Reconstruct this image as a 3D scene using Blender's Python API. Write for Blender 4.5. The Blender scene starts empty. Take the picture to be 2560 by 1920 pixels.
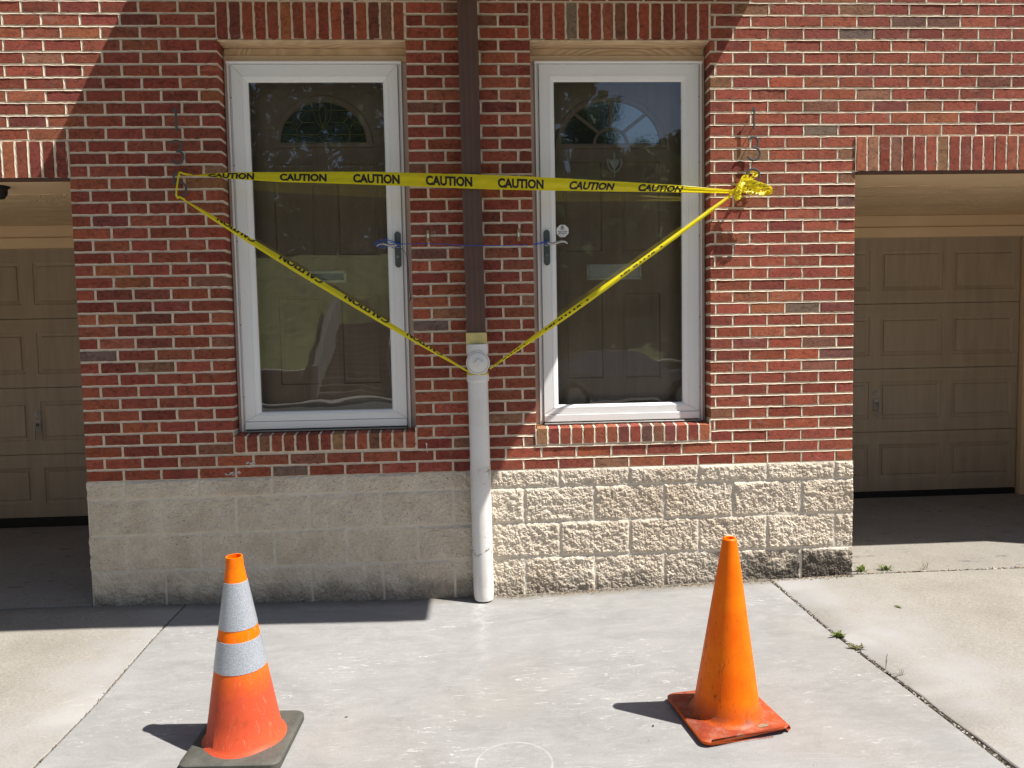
import bpy, bmesh, math, random
import numpy as np
from mathutils import Vector, Matrix, Quaternion

random.seed(7)
rng = np.random.default_rng(11)
SC = bpy.context.scene
COL = SC.collection
PI = math.pi

# ------------------------------------------------------------------ camera, world, sun, exposure
cam_d = bpy.data.cameras.new("camera")
cam = bpy.data.objects.new("camera", cam_d)
COL.objects.link(cam)
cam_d.sensor_width = 36.0
cam_d.lens = 1922 / 2560 * 36.0
cam_d.clip_start = 0.05
cam_d.clip_end = 1500
RX = Vector((0.99832, -0.05475, -0.01916)); FW = Vector((0.05335, 0.99632, -0.06705)); UP = Vector((0.02276, 0.06591, 0.99757))
cam.matrix_world = Matrix(((RX.x, UP.x, -FW.x, 2.1447), (RX.y, UP.y, -FW.y, -4.3562), (RX.z, UP.z, -FW.z, 0.7898), (0, 0, 0, 1)))
SC.camera = cam

SUN_DIR = Vector((-0.557, 0.222, -1.0)).normalized()
W = bpy.data.worlds.new("World"); SC.world = W; W.use_nodes = True
nt = W.node_tree
sky = nt.nodes.new('ShaderNodeTexSky'); sky.sky_type = 'NISHITA'; sky.sun_disc = False
sky.sun_elevation = math.radians(59.3); sky.sun_rotation = math.radians(110)
nt.links.new(sky.outputs[0], nt.nodes['Background'].inputs[0])
nt.nodes['Background'].inputs[1].default_value = 0.06
sl = bpy.data.lights.new("sun", 'SUN'); sl.energy = 5.0; sl.angle = math.radians(0.5); sl.color = (1.0, 0.955, 0.89)
so = bpy.data.objects.new("sun", sl); COL.objects.link(so)
so.rotation_mode = 'QUATERNION'; so.rotation_quaternion = SUN_DIR.to_track_quat('-Z', 'Y')
vs = SC.view_settings
vs.view_transform = 'Standard'; vs.look = 'None'; vs.gamma = 1.0; vs.exposure = 0.74; vs.use_curve_mapping = False
SC.cycles.max_bounces = 8; SC.cycles.diffuse_bounces = 5; SC.cycles.glossy_bounces = 4
SC.cycles.transparent_max_bounces = 12
SC.cycles.use_denoising = True
SC.cycles.sample_clamp_indirect = 6.0

# ------------------------------------------------------------------ helpers
class MB:
    def __init__(s): s.v = []; s.f = []; s.m = []; s.c = []; s.cols = False
    def add(s, vs_, fs, mi=0, col=None):
        o = len(s.v); s.v.extend([tuple(p) for p in vs_])
        for f in fs:
            s.f.append(tuple(i + o for i in f)); s.m.append(mi)
            s.c.append(col if col is not None else (1, 1, 1, 1))
        if col is not None: s.cols = True
    def box(s, x0, x1, y0, y1, z0, z1, mi=0, col=None):
        s.add([(x0,y0,z0),(x1,y0,z0),(x1,y1,z0),(x0,y1,z0),(x0,y0,z1),(x1,y0,z1),(x1,y1,z1),(x0,y1,z1)],
              [(0,3,2,1),(4,5,6,7),(0,1,5,4),(1,2,6,5),(2,3,7,6),(3,0,4,7)], mi, col)
    def bbox(s, x0, x1, y0, y1, z0, z1, b=0.003, mi=0):
        """box with chamfered edges"""
        P = []
        for (x, sx) in ((x0, 1), (x1, -1)):
            for (y, sy) in ((y0, 1), (y1, -1)):
                for (z, sz) in ((z0, 1), (z1, -1)):
                    P.append(((x + sx*b, y + sy*b, z), (x + sx*b, y, z + sz*b), (x, y + sy*b, z + sz*b)))
        pts = [p for t in P for p in t]
        bm = bmesh.new()
        for p in pts: bm.verts.new(p)
        r = bmesh.ops.convex_hull(bm, input=bm.verts)
        bmesh.ops.recalc_face_normals(bm, faces=bm.faces)
        bm.verts.index_update()
        s.add([v.co[:] for v in bm.verts], [tuple(v.index for v in f.verts) for f in bm.faces], mi)
        bm.free()
    def tube(s, pts, r, n=8, ry=None, up=(0, -1, 0), mi=0, cap=True, radii=None):
        """sweep an ellipse (r across, ry along up) along a polyline"""
        pts = [Vector(p) for p in pts]; ry = r if ry is None else ry
        rings = []; U0 = Vector(up).normalized()
        for i, p in enumerate(pts):
            t = (pts[min(i+1, len(pts)-1)] - pts[max(i-1, 0)]).normalized()
            u = U0 - t * U0.dot(t)
            if u.length < 1e-3: u = Vector((1, 0, 0)) - t * t.x
            u.normalize(); w = t.cross(u)
            k = radii[i] if radii else 1.0
            rings.append([p + w * (math.cos(a) * r * k) + u * (math.sin(a) * ry * k) for a in [2*PI*j/n for j in range(n)]])
        vv = [q for rg in rings for q in rg]; ff = []
        for i in range(len(pts) - 1):
            for j in range(n):
                a = i*n + j; b = i*n + (j+1) % n
                ff.append((a, a+n, b+n, b))
        if cap:
            ff.append(tuple(range(n))); ff.append(tuple((len(pts)-1)*n + j for j in reversed(range(n))))
        s.add(vv, ff, mi)
    def lathe(s, prof, c, n=40, mi=0, axis='z', cap=False):
        vv = []; ff = []
        for (r, h) in prof:
            for j in range(n):
                a = 2*PI*j/n
                if axis == 'z': vv.append((c[0]+r*math.cos(a), c[1]+r*math.sin(a), c[2]+h))
                elif axis == 'y': vv.append((c[0]+r*math.cos(a), c[1]+h, c[2]+r*math.sin(a)))
                else: vv.append((c[0]+h, c[1]+r*math.cos(a), c[2]+r*math.sin(a)))
        for i in range(len(prof)-1):
            for j in range(n):
                a = i*n+j; b = i*n+(j+1) % n
                ff.append((a, b, b+n, a+n) if axis != 'y' else (a, a+n, b+n, b))
        if cap:
            ff.append(tuple(reversed(range(n)))); ff.append(tuple((len(prof)-1)*n+j for j in range(n)))
        s.add(vv, ff, mi)
    def rings(s, x0, x1, z0, z1, prof, mi=0, close=False):
        """mitred rectangular moulding: prof = [(inset, y), ...]"""
        vv = []
        for (i, y) in prof:
            vv += [(x0+i, y, z0+i), (x1-i, y, z0+i), (x1-i, y, z1-i), (x0+i, y, z1-i)]
        ff = []
        for k in range(len(prof)-1):
            for j in range(4):
                a = k*4+j; b = k*4+(j+1) % 4
                ff.append((a, b, b+4, a+4))
        if close: ff.append(tuple((len(prof)-1)*4+j for j in range(4)))
        s.add(vv, ff, mi)
    def build(s, name, mats, parent=None, smooth=False):
        me = bpy.data.meshes.new(name)
        me.from_pydata(s.v, [], s.f)
        if not isinstance(mats, (list, tuple)): mats = [mats]
        for m in mats: me.materials.append(m)
        me.polygons.foreach_set('material_index', s.m)
        if s.cols:
            a = me.color_attributes.new('Col', 'FLOAT_COLOR', 'CORNER')
            arr = []
            for f, c in zip(s.f, s.c): arr.extend(list(c) * len(f))
            a.data.foreach_set('color', arr)
        if smooth:
            me.polygons.foreach_set('use_smooth', [True]*len(s.f))
            if smooth != 'all':
                me.set_sharp_from_angle(angle=math.radians(35))
        me.update()
        o = bpy.data.objects.new(name, me); COL.objects.link(o)
        if parent: o.parent = parent
        return o

def empty(name, loc=(0, 0, 0), rz=0):
    o = bpy.data.objects.new(name, None); COL.objects.link(o)
    o.location = loc; o.rotation_euler = (0, 0, rz); o.empty_display_size = 0.1
    return o
def tag(o, label=None, cat=None, group=None, kind=None):
    for k, v in (('label', label), ('category', cat), ('group', group), ('kind', kind)):
        if v: o[k] = v
    return o

# ------------------------------------------------------------------ materials
class NM:
    def __init__(s, name):
        s.m = bpy.data.materials.new(name); s.m.use_nodes = True
        s.t = s.m.node_tree; s.b = s.t.nodes['Principled BSDF']; s.out = s.t.nodes['Material Output']
        s.tc = None
    def n(s, typ, **kw):
        nd = s.t.nodes.new(typ)
        for k, v in kw.items(): setattr(nd, k, v)
        return nd
    def L(s, a, b): s.t.links.new(a, b)
    def co(s, scale=(1, 1, 1), rot=(0, 0, 0)):
        if s.tc is None: s.tc = s.n('ShaderNodeTexCoord')
        mp = s.n('ShaderNodeMapping'); mp.inputs['Scale'].default_value = scale; mp.inputs['Rotation'].default_value = rot
        s.L(s.tc.outputs['Object'], mp.inputs[0]); return mp.outputs[0]
    def noise(s, scale, detail=4, rough=.55, vec=None, dist=0.0):
        nd = s.n('ShaderNodeTexNoise'); nd.inputs['Scale'].default_value = scale
        nd.inputs['Detail'].default_value = detail; nd.inputs['Roughness'].default_value = rough
        nd.inputs['Distortion'].default_value = dist
        s.L(vec if vec is not None else s.co(), nd.inputs['Vector']); return nd.outputs['Fac']
    def ramp(s, fac, stops, interp='LINEAR'):
        nd = s.n('ShaderNodeValToRGB'); cr = nd.color_ramp; cr.interpolation = interp
        while len(cr.elements) < len(stops): cr.elements.new(0.5)
        for e, (p, c) in zip(cr.elements, stops):
            e.position = p; e.color = (c, c, c, 1) if isinstance(c, (int, float)) else (*c[:3], 1)
        s.L(fac, nd.inputs[0]); return nd.outputs[0]
    def mix(s, fac, a, b, mode='MIX'):
        nd = s.n('ShaderNodeMix', data_type='RGBA', blend_type=mode)
        for i, v in ((0, fac), (6, a), (7, b)):
            if isinstance(v, (int, float)): nd.inputs[i].default_value = v if i == 0 else (v, v, v, 1)
            elif isinstance(v, tuple): nd.inputs[i].default_value = (*v[:3], 1)
            else: s.L(v, nd.inputs[i])
        return nd.outputs[2]
    def math(s, op, a, b=0.0, c=0.0):
        nd = s.n('ShaderNodeMath', operation=op)
        for i, v in enumerate((a, b, c)):
            if isinstance(v, (int, float)): nd.inputs[i].default_value = v
            else: s.L(v, nd.inputs[i])
        return nd.outputs[0]
    def sep(s, vec=None):
        nd = s.n('ShaderNodeSeparateXYZ'); s.L(vec if vec is not None else s.co(), nd.inputs[0]); return nd.outputs
    def mr(s, v, a, b, c=0.0, d=1.0):
        nd = s.n('ShaderNodeMapRange'); s.L(v, nd.inputs[0])
        for i, x in zip((1, 2, 3, 4), (a, b, c, d)): nd.inputs[i].default_value = x
        return nd.outputs[0]
    def bump(s, h, strength=.5, dist=.002, prev=None):
        nd = s.n('ShaderNodeBump'); nd.inputs['Strength'].default_value = strength; nd.inputs['Distance'].default_value = dist
        s.L(h, nd.inputs['Height'])
        if prev is not None: s.L(prev, nd.inputs['Normal'])
        return nd.outputs[0]
    def fin(s, col=None, rough=.7, norm=None, metal=0.0, spec=0.4, **kw):
        b = s.b
        if col is not None:
            if isinstance(col, tuple): b.inputs['Base Color'].default_value = (*col[:3], 1)
            else: s.L(col, b.inputs['Base Color'])
        if isinstance(rough, (int, float)): b.inputs['Roughness'].default_value = rough
        else: s.L(rough, b.inputs['Roughness'])
        b.inputs['Metallic'].default_value = metal; b.inputs['Specular IOR Level'].default_value = spec
        if norm is not None: s.L(norm, b.inputs['Normal'])
        for k, v in kw.items(): b.inputs[k].default_value = v
        return s.m

def simple(name, col, rough=.5, metal=0.0, spec=.4, var=.12, ns=30, bump=.15, bd=.0006, **kw):
    q = NM(name); f = q.noise(ns, 5, .6)
    c = q.mix(q.ramp(f, [(.3, 0.0), (.75, 1.0)]), tuple(x*(1-var) for x in col), tuple(min(1, x*(1+var)) for x in col))
    return q.fin(c, q.mr(f, .2, .8, max(0, rough-.08), min(1, rough+.08)), q.bump(q.noise(ns*6, 3), bump, bd), metal, spec, **kw)

def m_brick():
    q = NM('brick')
    a = q.n('ShaderNodeVertexColor'); a.layer_name = 'Col'
    f1 = q.noise(17, 6, .62, q.co((1, 1, 1.6)))
    dark = q.ramp(f1, [(.50, 0.0), (.66, 1.0)])
    c = q.mix(q.math('MULTIPLY', dark, .40), a.outputs[0], (.09, .036, .034))
    f2 = q.noise(60, 4, .6)
    c = q.mix(q.ramp(f2, [(.3, 0.0), (.7, 1.0)]), q.mix(1.0, c, .80, 'MULTIPLY'), q.mix(1.0, c, (1.18, 1.16, 1.12), 'MULTIPLY'))
    # crumbs of mortar left on the faces
    f3 = q.noise(230, 2, .5); f4 = q.noise(2.2, 3)
    sp = q.math('MULTIPLY', q.ramp(f3, [(.72, 0.0), (.76, 1.0)]), q.ramp(f4, [(.45, .15), (.6, 1.0)]))
    c = q.mix(sp, c, (.55, .44, .36))
    wz = q.ramp(q.noise(1.4, 5, .65), [(.45, 0.0), (.75, .30)])
    c = q.mix(wz, c, (.13, .06, .045))
    film = q.math('MULTIPLY', q.ramp(q.noise(8, 6, .7, q.co((1, 1, 1.8)), .6), [(.56, 0.0), (.75, .34)]), q.ramp(q.noise(.9, 2), [(.4, .2), (.6, 1.0)]))
    c = q.mix(film, c, (.52, .40, .32))
    pv = q.noise(46, 7, .78, q.co((1, 1, 1.25)), .7); patch = q.ramp(q.noise(13, 3, .6), [(.40, 0.0), (.60, 1.0)])
    pits = q.ramp(pv, [(.34, 0.0), (.49, 1.0)])
    hp = q.math('SUBTRACT', 1.0, q.math('MULTIPLY', q.math('SUBTRACT', 1.0, pits), q.math('ADD', .25, q.math('MULTIPLY', patch, .75))))
    fine = q.noise(380, 3, .6)
    n1 = q.bump(hp, 1.0, .0042); n2 = q.bump(fine, .4, .0007, n1)
    return q.fin(c, .88, n2, 0, .25)
def m_mortar():
    q = NM('mortar')
    f = q.noise(26, 5); g = q.noise(2.1, 3)
    c = q.mix(q.ramp(f, [(.3, 0.0), (.7, 1.0)]), (.64, .52, .395), (.76, .65, .515))
    c = q.mix(q.ramp(g, [(.45, 0.0), (.72, .55)]), c, (.55, .45, .33))
    return q.fin(c, .95, q.bump(q.noise(330, 5, .7), .5, .0009), 0, .15)
def m_block():
    q = NM('split_face_block')
    f = q.noise(9, 6, .65); g = q.noise(1.7, 4, .6)
    c = q.mix(q.ramp(f, [(.3, 0.0), (.7, 1.0)]), (.56, .485, .385), (.72, .635, .52))
    c = q.mix(q.ramp(g, [(.5, 0.0), (.72, .65)]), c, (.46, .365, .265))
    sp = q.ramp(q.noise(105, 2, .5, q.co((1, 1, 1.3))), [(.655, 0.0), (.70, 1.0)])
    c = q.mix(q.math('MULTIPLY', sp, .8), c, (.10, .08, .065))
    sp2 = q.ramp(q.noise(160, 2, .5, q.co((1, 1, .9), (0, 1, 1))), [(.68, 0.0), (.72, .7)])
    c = q.mix(sp2, c, (.70, .64, .55))
    xyz = q.sep()
    # old damp stain along the ground, blotchy and with its own uneven edge
    h = q.math('ADD', xyz[2], q.math('MULTIPLY', q.noise(5, 5, .7), -.30))
    st = q.mr(h, -.83, -.74, .5, 0.0)
    right = q.mr(xyz[0], 3.2, 3.9, 0.0, 1.0)
    h2 = q.math('ADD', xyz[2], q.math('MULTIPLY', q.noise(6, 5, .75), -.5))
    st2 = q.math('MULTIPLY', right, q.mr(h2, -.84, -.72, .92, 0.0))
    c = q.mix(q.math('MAXIMUM', st, st2), c, (.07, .062, .052))
    n = q.bump(q.noise(240, 5, .7), .6, .0015)
    return q.fin(c, .95, n, 0, .15)
def m_concrete(kind):
    q = NM('concrete_' + kind)
    xyz = q.sep()
    if kind == 'smooth':
        f = q.noise(2.3, 6, .6, q.co((1, 1.4, 1)), 1.2); g = q.noise(5.0, 7, .78, q.co((1, 3.4, 1), (0, 0, .35)), 2.2)
        c = q.mix(q.ramp(f, [(.32, 0.0), (.68, 1.0)]), (.285, .284, .277), (.365, .361, .351))
        c = q.mix(q.ramp(g, [(.50, 0.0), (.72, .75)]), c, (.43, .425, .415))
        w = q.noise(1.1, 3, .5, None, .5)
        c = q.mix(q.ramp(w, [(.55, 0.0), (.75, .35)]), c, (.35, .31, .26))
        # scuffs: short pale strokes gathered in patches
        s = q.noise(11, 7, .8, q.co((1, 4.5, 1), (0, 0, -.5)), 1.2)
        sm = q.math('MULTIPLY', q.ramp(s, [(.575, 0.0), (.66, 1.0)]), q.ramp(q.noise(1.6, 3, .5), [(.45, 0.0), (.60, .95)]))
        c = q.mix(sm, c, (.78, .775, .76))
        # faint pale ring left by a pot or bucket
        dx = q.math('SUBTRACT', xyz[0], 2.272); dy = q.math('SUBTRACT', xyz[1], -1.635)
        r = q.math('SQRT', q.math('ADD', q.math('MULTIPLY', dx, dx), q.math('MULTIPLY', dy, dy)))
        ring = q.math('SUBTRACT', 1.0, q.math('MULTIPLY', q.math('ABSOLUTE', q.math('SUBTRACT', r, .140)), 170.0))
        rg = q.math('MULTIPLY', q.math('MAXIMUM', ring, 0.0), q.mr(q.noise(14, 3), .35, .6, .35, 1.0))
        c = q.mix(rg, c, (.53, .525, .51))
        # pale splash streak under the pipe outlet
        sx = q.math('SUBTRACT', 1.0, q.math('MULTIPLY', q.math('ABSOLUTE', q.math('SUBTRACT', xyz[0], 2.17)), 16.0))
        sy = q.mr(xyz[1], -.95, -.15, 0.0, 1.0)
        stp = q.math('MULTIPLY', q.math('MULTIPLY', q.math('MAXIMUM', sx, 0.0), sy), q.ramp(q.noise(13, 6, .75), [(.42, 0.0), (.62, .9)]))
        c = q.mix(stp, c, (.56, .55, .53))
        dk = q.ramp(q.noise(3.1, 6, .7, q.co((1, 2.0, 1), (0, 0, -.2)), 1.4), [(.53, 0.0), (.72, .38)])
        c = q.mix(dk, c, (.20, .198, .19))
        gr0 = q.ramp(q.noise(260, 3, .6), [(.38, .35), (.55, 0.0)]); c = q.mix(gr0, c, (.20, .195, .18))
        bt = q.noise(3, 4, .6, q.co((1.2, 60, 1), (0, 0, .03))); c = q.mix(q.ramp(bt, [(.5, 0.0), (.7, .09)]), c, (.45, .445, .43))
        fine = q.math('ADD', q.noise(160, 5, .7), q.math('MULTIPLY', bt, .8)); bs = .28
    else:
        f = q.noise(3.0, 6, .65); g = q.noise(90, 4, .75)
        c = q.mix(q.ramp(f, [(.3, 0.0), (.7, 1.0)]), (.315, .294, .250), (.395, .372, .325))
        c = q.mix(q.ramp(g, [(.36, 0.0), (.60, 1.0)]), q.mix(1.0, c, .70, 'MULTIPLY'), c)
        fl = q.ramp(q.noise(75, 3, .6, q.co((1, 1.8, 1), (0, 0, .8))), [(.63, 0.0), (.70, .55)]); c = q.mix(q.math('MULTIPLY', fl, q.mr(q.noise(2.5, 3), .4, .6, .25, 1.0)), c, (.20, .175, .13))
        s = q.noise(12, 7, .8, q.co((1, 5, 1), (0, 0, .6)), 1.0)
        if kind == 'rough_left':
            edge = q.mr(xyz[0], .05, .45, 0.0, 1.0)
        elif kind == 'rough_right':
            edge = q.mr(q.math('ADD', xyz[0], q.math('MULTIPLY', xyz[1], .22)), 3.95, 4.5, 1.0, 0.0)
        else:
            edge = q.mr(xyz[0], 0, 1, 0.0, 0.0)
        e2 = q.math('MULTIPLY', edge, q.mr(q.noise(3.5, 4), .3, .62, .2, 1.0))
        c = q.mix(e2, c, (.375, .37, .36))
        c = q.mix(q.math('MULTIPLY', q.ramp(s, [(.60, 0.0), (.70, 1.0)]), q.math('MULTIPLY', edge, .8)), c, (.60, .59, .57))
        sp = q.ramp(q.noise(210, 2), [(.70, 0.0), (.74, .6)])
        c = q.mix(sp, c, (.19, .17, .14))
        fine = q.noise(230, 5, .75); bs = .45
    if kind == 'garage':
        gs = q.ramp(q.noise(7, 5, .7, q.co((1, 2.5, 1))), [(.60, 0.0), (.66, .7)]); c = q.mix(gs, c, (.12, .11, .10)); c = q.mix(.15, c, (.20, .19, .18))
    # dark spots
    d = q.ramp(q.noise(60, 2, .4), [(.765, 0.0), (.785, .55)])
    c = q.mix(d, c, (.20, .18, .15))
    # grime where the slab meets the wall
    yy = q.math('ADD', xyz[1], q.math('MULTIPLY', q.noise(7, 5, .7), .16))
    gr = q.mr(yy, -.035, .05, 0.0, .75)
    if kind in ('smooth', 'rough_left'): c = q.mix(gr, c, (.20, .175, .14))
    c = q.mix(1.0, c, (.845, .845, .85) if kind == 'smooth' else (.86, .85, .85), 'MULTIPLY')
    return q.fin(c, .85, q.bump(fine, bs, .0012), 0, .25)
def m_glass():
    q = NM('storm_glass')
    tr = q.n('ShaderNodeBsdfTransparent'); tr.inputs[0].default_value = (.93, .95, .93, 1)
    gl = q.n('ShaderNodeBsdfGlossy'); gl.inputs['Roughness'].default_value = .012
    df = q.n('ShaderNodeBsdfDiffuse'); df.inputs[0].default_value = (.6, .58, .5, 1)
    bp = q.bump(q.noise(2.2, 2, .4, q.co((1, 1, 1.3))), .08, .02); q.L(bp, gl.inputs['Normal'])
    fr = q.n('ShaderNodeFresnel'); fr.inputs[0].default_value = 1.5
    fac = q.math('MULTIPLY', fr.outputs[0], 3.7)
    mx = q.n('ShaderNodeMixShader'); q.L(fac, mx.inputs[0]); q.L(tr.outputs[0], mx.inputs[1]); q.L(gl.outputs[0], mx.inputs[2])
    # dust and dried smears
    s = q.math('MULTIPLY', q.ramp(q.noise(26, 8, .85, q.co((1, 1, 1.5)), .8), [(.62, 0.0), (.74, .38)]), q.ramp(q.noise(2.3, 3, .5), [(.47, .05), (.60, 1.0)]))
    s = q.math('ADD', s, .012)
    m2 = q.n('ShaderNodeMixShader'); q.L(s, m2.inputs[0]); q.L(mx.outputs[0], m2.inputs[1]); q.L(df.outputs[0], m2.inputs[2])
    q.L(m2.outputs[0], q.out.inputs[0]); return q.m
def m_beige():
    q = NM('beige_trim')
    g = q.noise(3.2, 3, .5, q.co((.5, 3, 6)), 1.8)
    ring = q.math('SINE', q.math('MULTIPLY', g, 90.0))
    f = q.noise(1.5, 3)
    c = q.mix(q.ramp(f, [(.3, 0.0), (.7, 1.0)]), (.68, .50, .31), (.76, .57, .37))
    return q.fin(c, .6, q.bump(q.noise(90, 3), .1, .0006), 0, .3)
def m_grain():
    q = NM('beige_wood_grain')
    g = q.noise(1.5, 2, .4, q.co((.7, 2.6, 1)), 1.1)
    ring = q.math('SINE', q.math('MULTIPLY', g, 150.0))
    r = q.mr(ring, -1, 1, 0, 1)
    f = q.noise(1.5, 3)
    c = q.mix(q.ramp(f, [(.3, 0.0), (.7, 1.0)]), (.68, .50, .31), (.76, .57, .37))
    c = q.mix(q.math('MULTIPLY', r, .30), c, (.34, .225, .115))
    return q.fin(c, .6, q.bump(r, .9, .004), 0, .3)
def m_white(name='white_aluminium'):
    q = NM(name); f = q.noise(3, 5, .6); g = q.noise(50, 5, .75)
    c = q.mix(q.ramp(f, [(.4, 0.0), (.7, .5)]), (.87, .87, .855), (.82, .815, .785))
    c = q.mix(q.ramp(g, [(.62, 0.0), (.75, .25)]), c, (.50, .47, .42))
    return q.fin(c, .42, q.bump(q.noise(400, 2), .06, .0004), 0, .4)
def m_pvc():
    q = NM('white_pvc'); xyz = q.sep()
    c = q.mix(q.ramp(q.noise(6, 4), [(.4, 0.0), (.7, 1.0)]), (.80, .785, .755), (.74, .715, .67))
    low = q.mr(xyz[2], .035, .045, 1.0, 0.0)
    s = q.ramp(q.noise(24, 7, .75, q.co((1, 1, .8)), 1.5), [(.57, 0.0), (.60, 1.0)])
    band = q.math('ADD', q.mr(q.math('ABSOLUTE', q.math('SUBTRACT', xyz[2], .02)), .02, .12, .9, 0.05), q.mr(q.math('ABSOLUTE', q.math('SUBTRACT', xyz[2], -.40)), .02, .12, .9, 0.0))
    c = q.mix(q.math('MULTIPLY', q.math('MULTIPLY', s, band), low), c, (.16, .145, .12))
    dirt = q.ramp(q.noise(12, 6, .7, q.co((1.5, 1, .6))), [(.45, 0.0), (.75, .45)])
    c = q.mix(q.math('MULTIPLY', dirt, low), c, (.52, .48, .41))
    sp = q.math('MULTIPLY', q.ramp(q.noise(140, 2), [(.72, 0.0), (.75, .7)]), low)
    c = q.mix(sp, c, (.12, .11, .09))
    return q.fin(c, .38, q.bump(q.noise(60, 3), .08, .0008), 0, .45)
def m_tape():
    q = NM('caution_tape'); q.fin((.96, .84, .015), .36, None, 0, .5)
    f = q.noise(30, 5, .65, q.co((.6, 1, 2.2)), 1.0); n = q.bump(f, .55, .004); q.L(n, q.b.inputs['Normal'])
    tl = q.n('ShaderNodeBsdfTranslucent'); tl.inputs[0].default_value = (.95, .80, .01, 1)
    mx = q.n('ShaderNodeMixShader'); mx.inputs[0].default_value = .38
    q.L(q.b.outputs[0], mx.inputs[1]); q.L(tl.outputs[0], mx.inputs[2]); q.L(mx.outputs[0], q.out.inputs[0]); return q.m
def m_cone(name, worn):
    q = NM(name); xyz = q.sep(); f = q.noise(7, 6, .65)
    c = q.mix(q.ramp(f, [(.35, 0.0), (.7, 1.0)]), (.90, .130, .0), (1.0, .215, .001))
    if worn:
        # faded, scuffed lower body
        lo = q.math('ADD', xyz[2], q.math('MULTIPLY', q.noise(9, 5, .7), .14))
        c = q.mix(q.mr(lo, .30, .46, .92, 0.0), c, (.56, .075, .035))
        sc = q.ramp(q.noise(30, 8, .85, q.co((2.5, 2.5, .5)), .6), [(.575, 0.0), (.66, .6)])
        c = q.mix(sc, c, (.72, .40, .28)); c = q.mix(q.math('MULTIPLY', q.ramp(q.noise(38, 6, .8), [(.53, 0.0), (.68, .7)]), q.mr(xyz[2], .08, .42, 1.0, 0.1)), c, (.26, .06, .03))
    else:
        sc = q.math('MULTIPLY', q.ramp(q.noise(20, 7, .8, q.co((2.2, 2.2, .5)), .8), [(.575, 0.0), (.63, .85)]), q.mr(xyz[2], .15, .6, 1.0, .3))
        c = q.mix(sc, c, (.28, .06, .01))
        d = q.math('MULTIPLY', q.ramp(q.noise(14, 6, .7), [(.34, .35), (.60, .95)]), q.mr(xyz[2], .03, .12, .95, 0.0))
        c = q.mix(d, c, (.25, .045, .022))
        du = q.math('MULTIPLY', q.ramp(q.noise(22, 6, .75), [(.50, 0.0), (.68, .7)]), q.mr(xyz[2], .03, .10, 1.0, 0.0)); c = q.mix(du, c, (.30, .17, .13))
    return q.fin(c, .5, q.bump(q.noise(90, 4), .12, .0012), 0, .18)
def m_cone_base():
    q = NM('dirty_orange_rubber'); xyz = q.sep()
    c = q.mix(q.ramp(q.noise(9, 6, .7), [(.35, 0.0), (.65, 1.0)]), (.22, .040, .020), (.42, .075, .022))
    du = q.ramp(q.noise(24, 6, .75), [(.48, 0.0), (.66, .75)]); c = q.mix(du, c, (.30, .165, .12))
    sp = q.ramp(q.noise(130, 3), [(.68, 0.0), (.72, .7)]); c = q.mix(sp, c, (.07, .03, .02))
    c = q.mix(q.mr(xyz[2], .012, .024, .9, 0.0), c, (.80, .14, .01))
    return q.fin(c, .55, q.bump(q.noise(90, 4), .25, .0012), 0, .2)
def m_reflective():
    q = NM('reflective_sheeting')
    v = q.n('ShaderNodeTexVoronoi'); v.inputs['Scale'].default_value = 230; q.L(q.co(), v.inputs['Vector'])
    c = q.mix(q.ramp(v.outputs['Distance'], [(.25, 0.0), (.6, 1.0)]), (.46, .48, .51), (.31, .34, .385))
    s = q.ramp(q.noise(28, 8, .8, q.co((1, 1, .6)), .8), [(.62, 0.0), (.68, .8)])
    c = q.mix(s, c, (.78, .77, .75))
    return q.fin(c, .33, q.bump(v.outputs['Distance'], .2, .0008), .15, .6)
def m_rubber(): 
    q = NM('black_rubber'); f = q.noise(18, 6, .7)
    c = q.mix(q.ramp(f, [(.3, 0.0), (.7, 1.0)]), (.062, .062, .052), (.11, .106, .09))
    s = q.ramp(q.noise(120, 3), [(.70, 0.0), (.75, .6)]); c = q.mix(s, c, (.45, .43, .38))
    return q.fin(c, .62, q.bump(q.noise(140, 4), .3, .001), 0, .4)
def m_brown():
    q = NM('brown_aluminium'); f = q.noise(4, 4)
    c = q.mix(q.ramp(f, [(.3, 0.0), (.7, 1.0)]), (.098, .053, .040), (.120, .067, .051))
    return q.fin(c, .5, q.bump(q.noise(120, 3, .5, q.co((1, 1, .1))), .15, .0008), 0, .4)
def m_door(name, col):
    q = NM(name); f = q.noise(9, 5, .6, q.co((2, 2, .25)))
    c = q.mix(q.ramp(f, [(.3, 0.0), (.7, 1.0)]), tuple(x*.9 for x in col), tuple(x*1.1 for x in col))
    return q.fin(c, .5, q.bump(f, .08, .001), 0, .35)
def m_leaf(name, a, b):
    q = NM(name); r = q.noise(1.2, 3); c = q.mix(q.ramp(r, [(.35, 0.0), (.65, 1.0)]), a, b); q.fin(c, .6, None, 0, .3)
    tl = q.n('ShaderNodeBsdfTranslucent'); q.L(c, tl.inputs[0])
    mx = q.n('ShaderNodeMixShader'); mx.inputs[0].default_value = .3
    q.L(q.b.outputs[0], mx.inputs[1]); q.L(tl.outputs[0], mx.inputs[2]); q.L(mx.outputs[0], q.out.inputs[0]); return q.m

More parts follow.
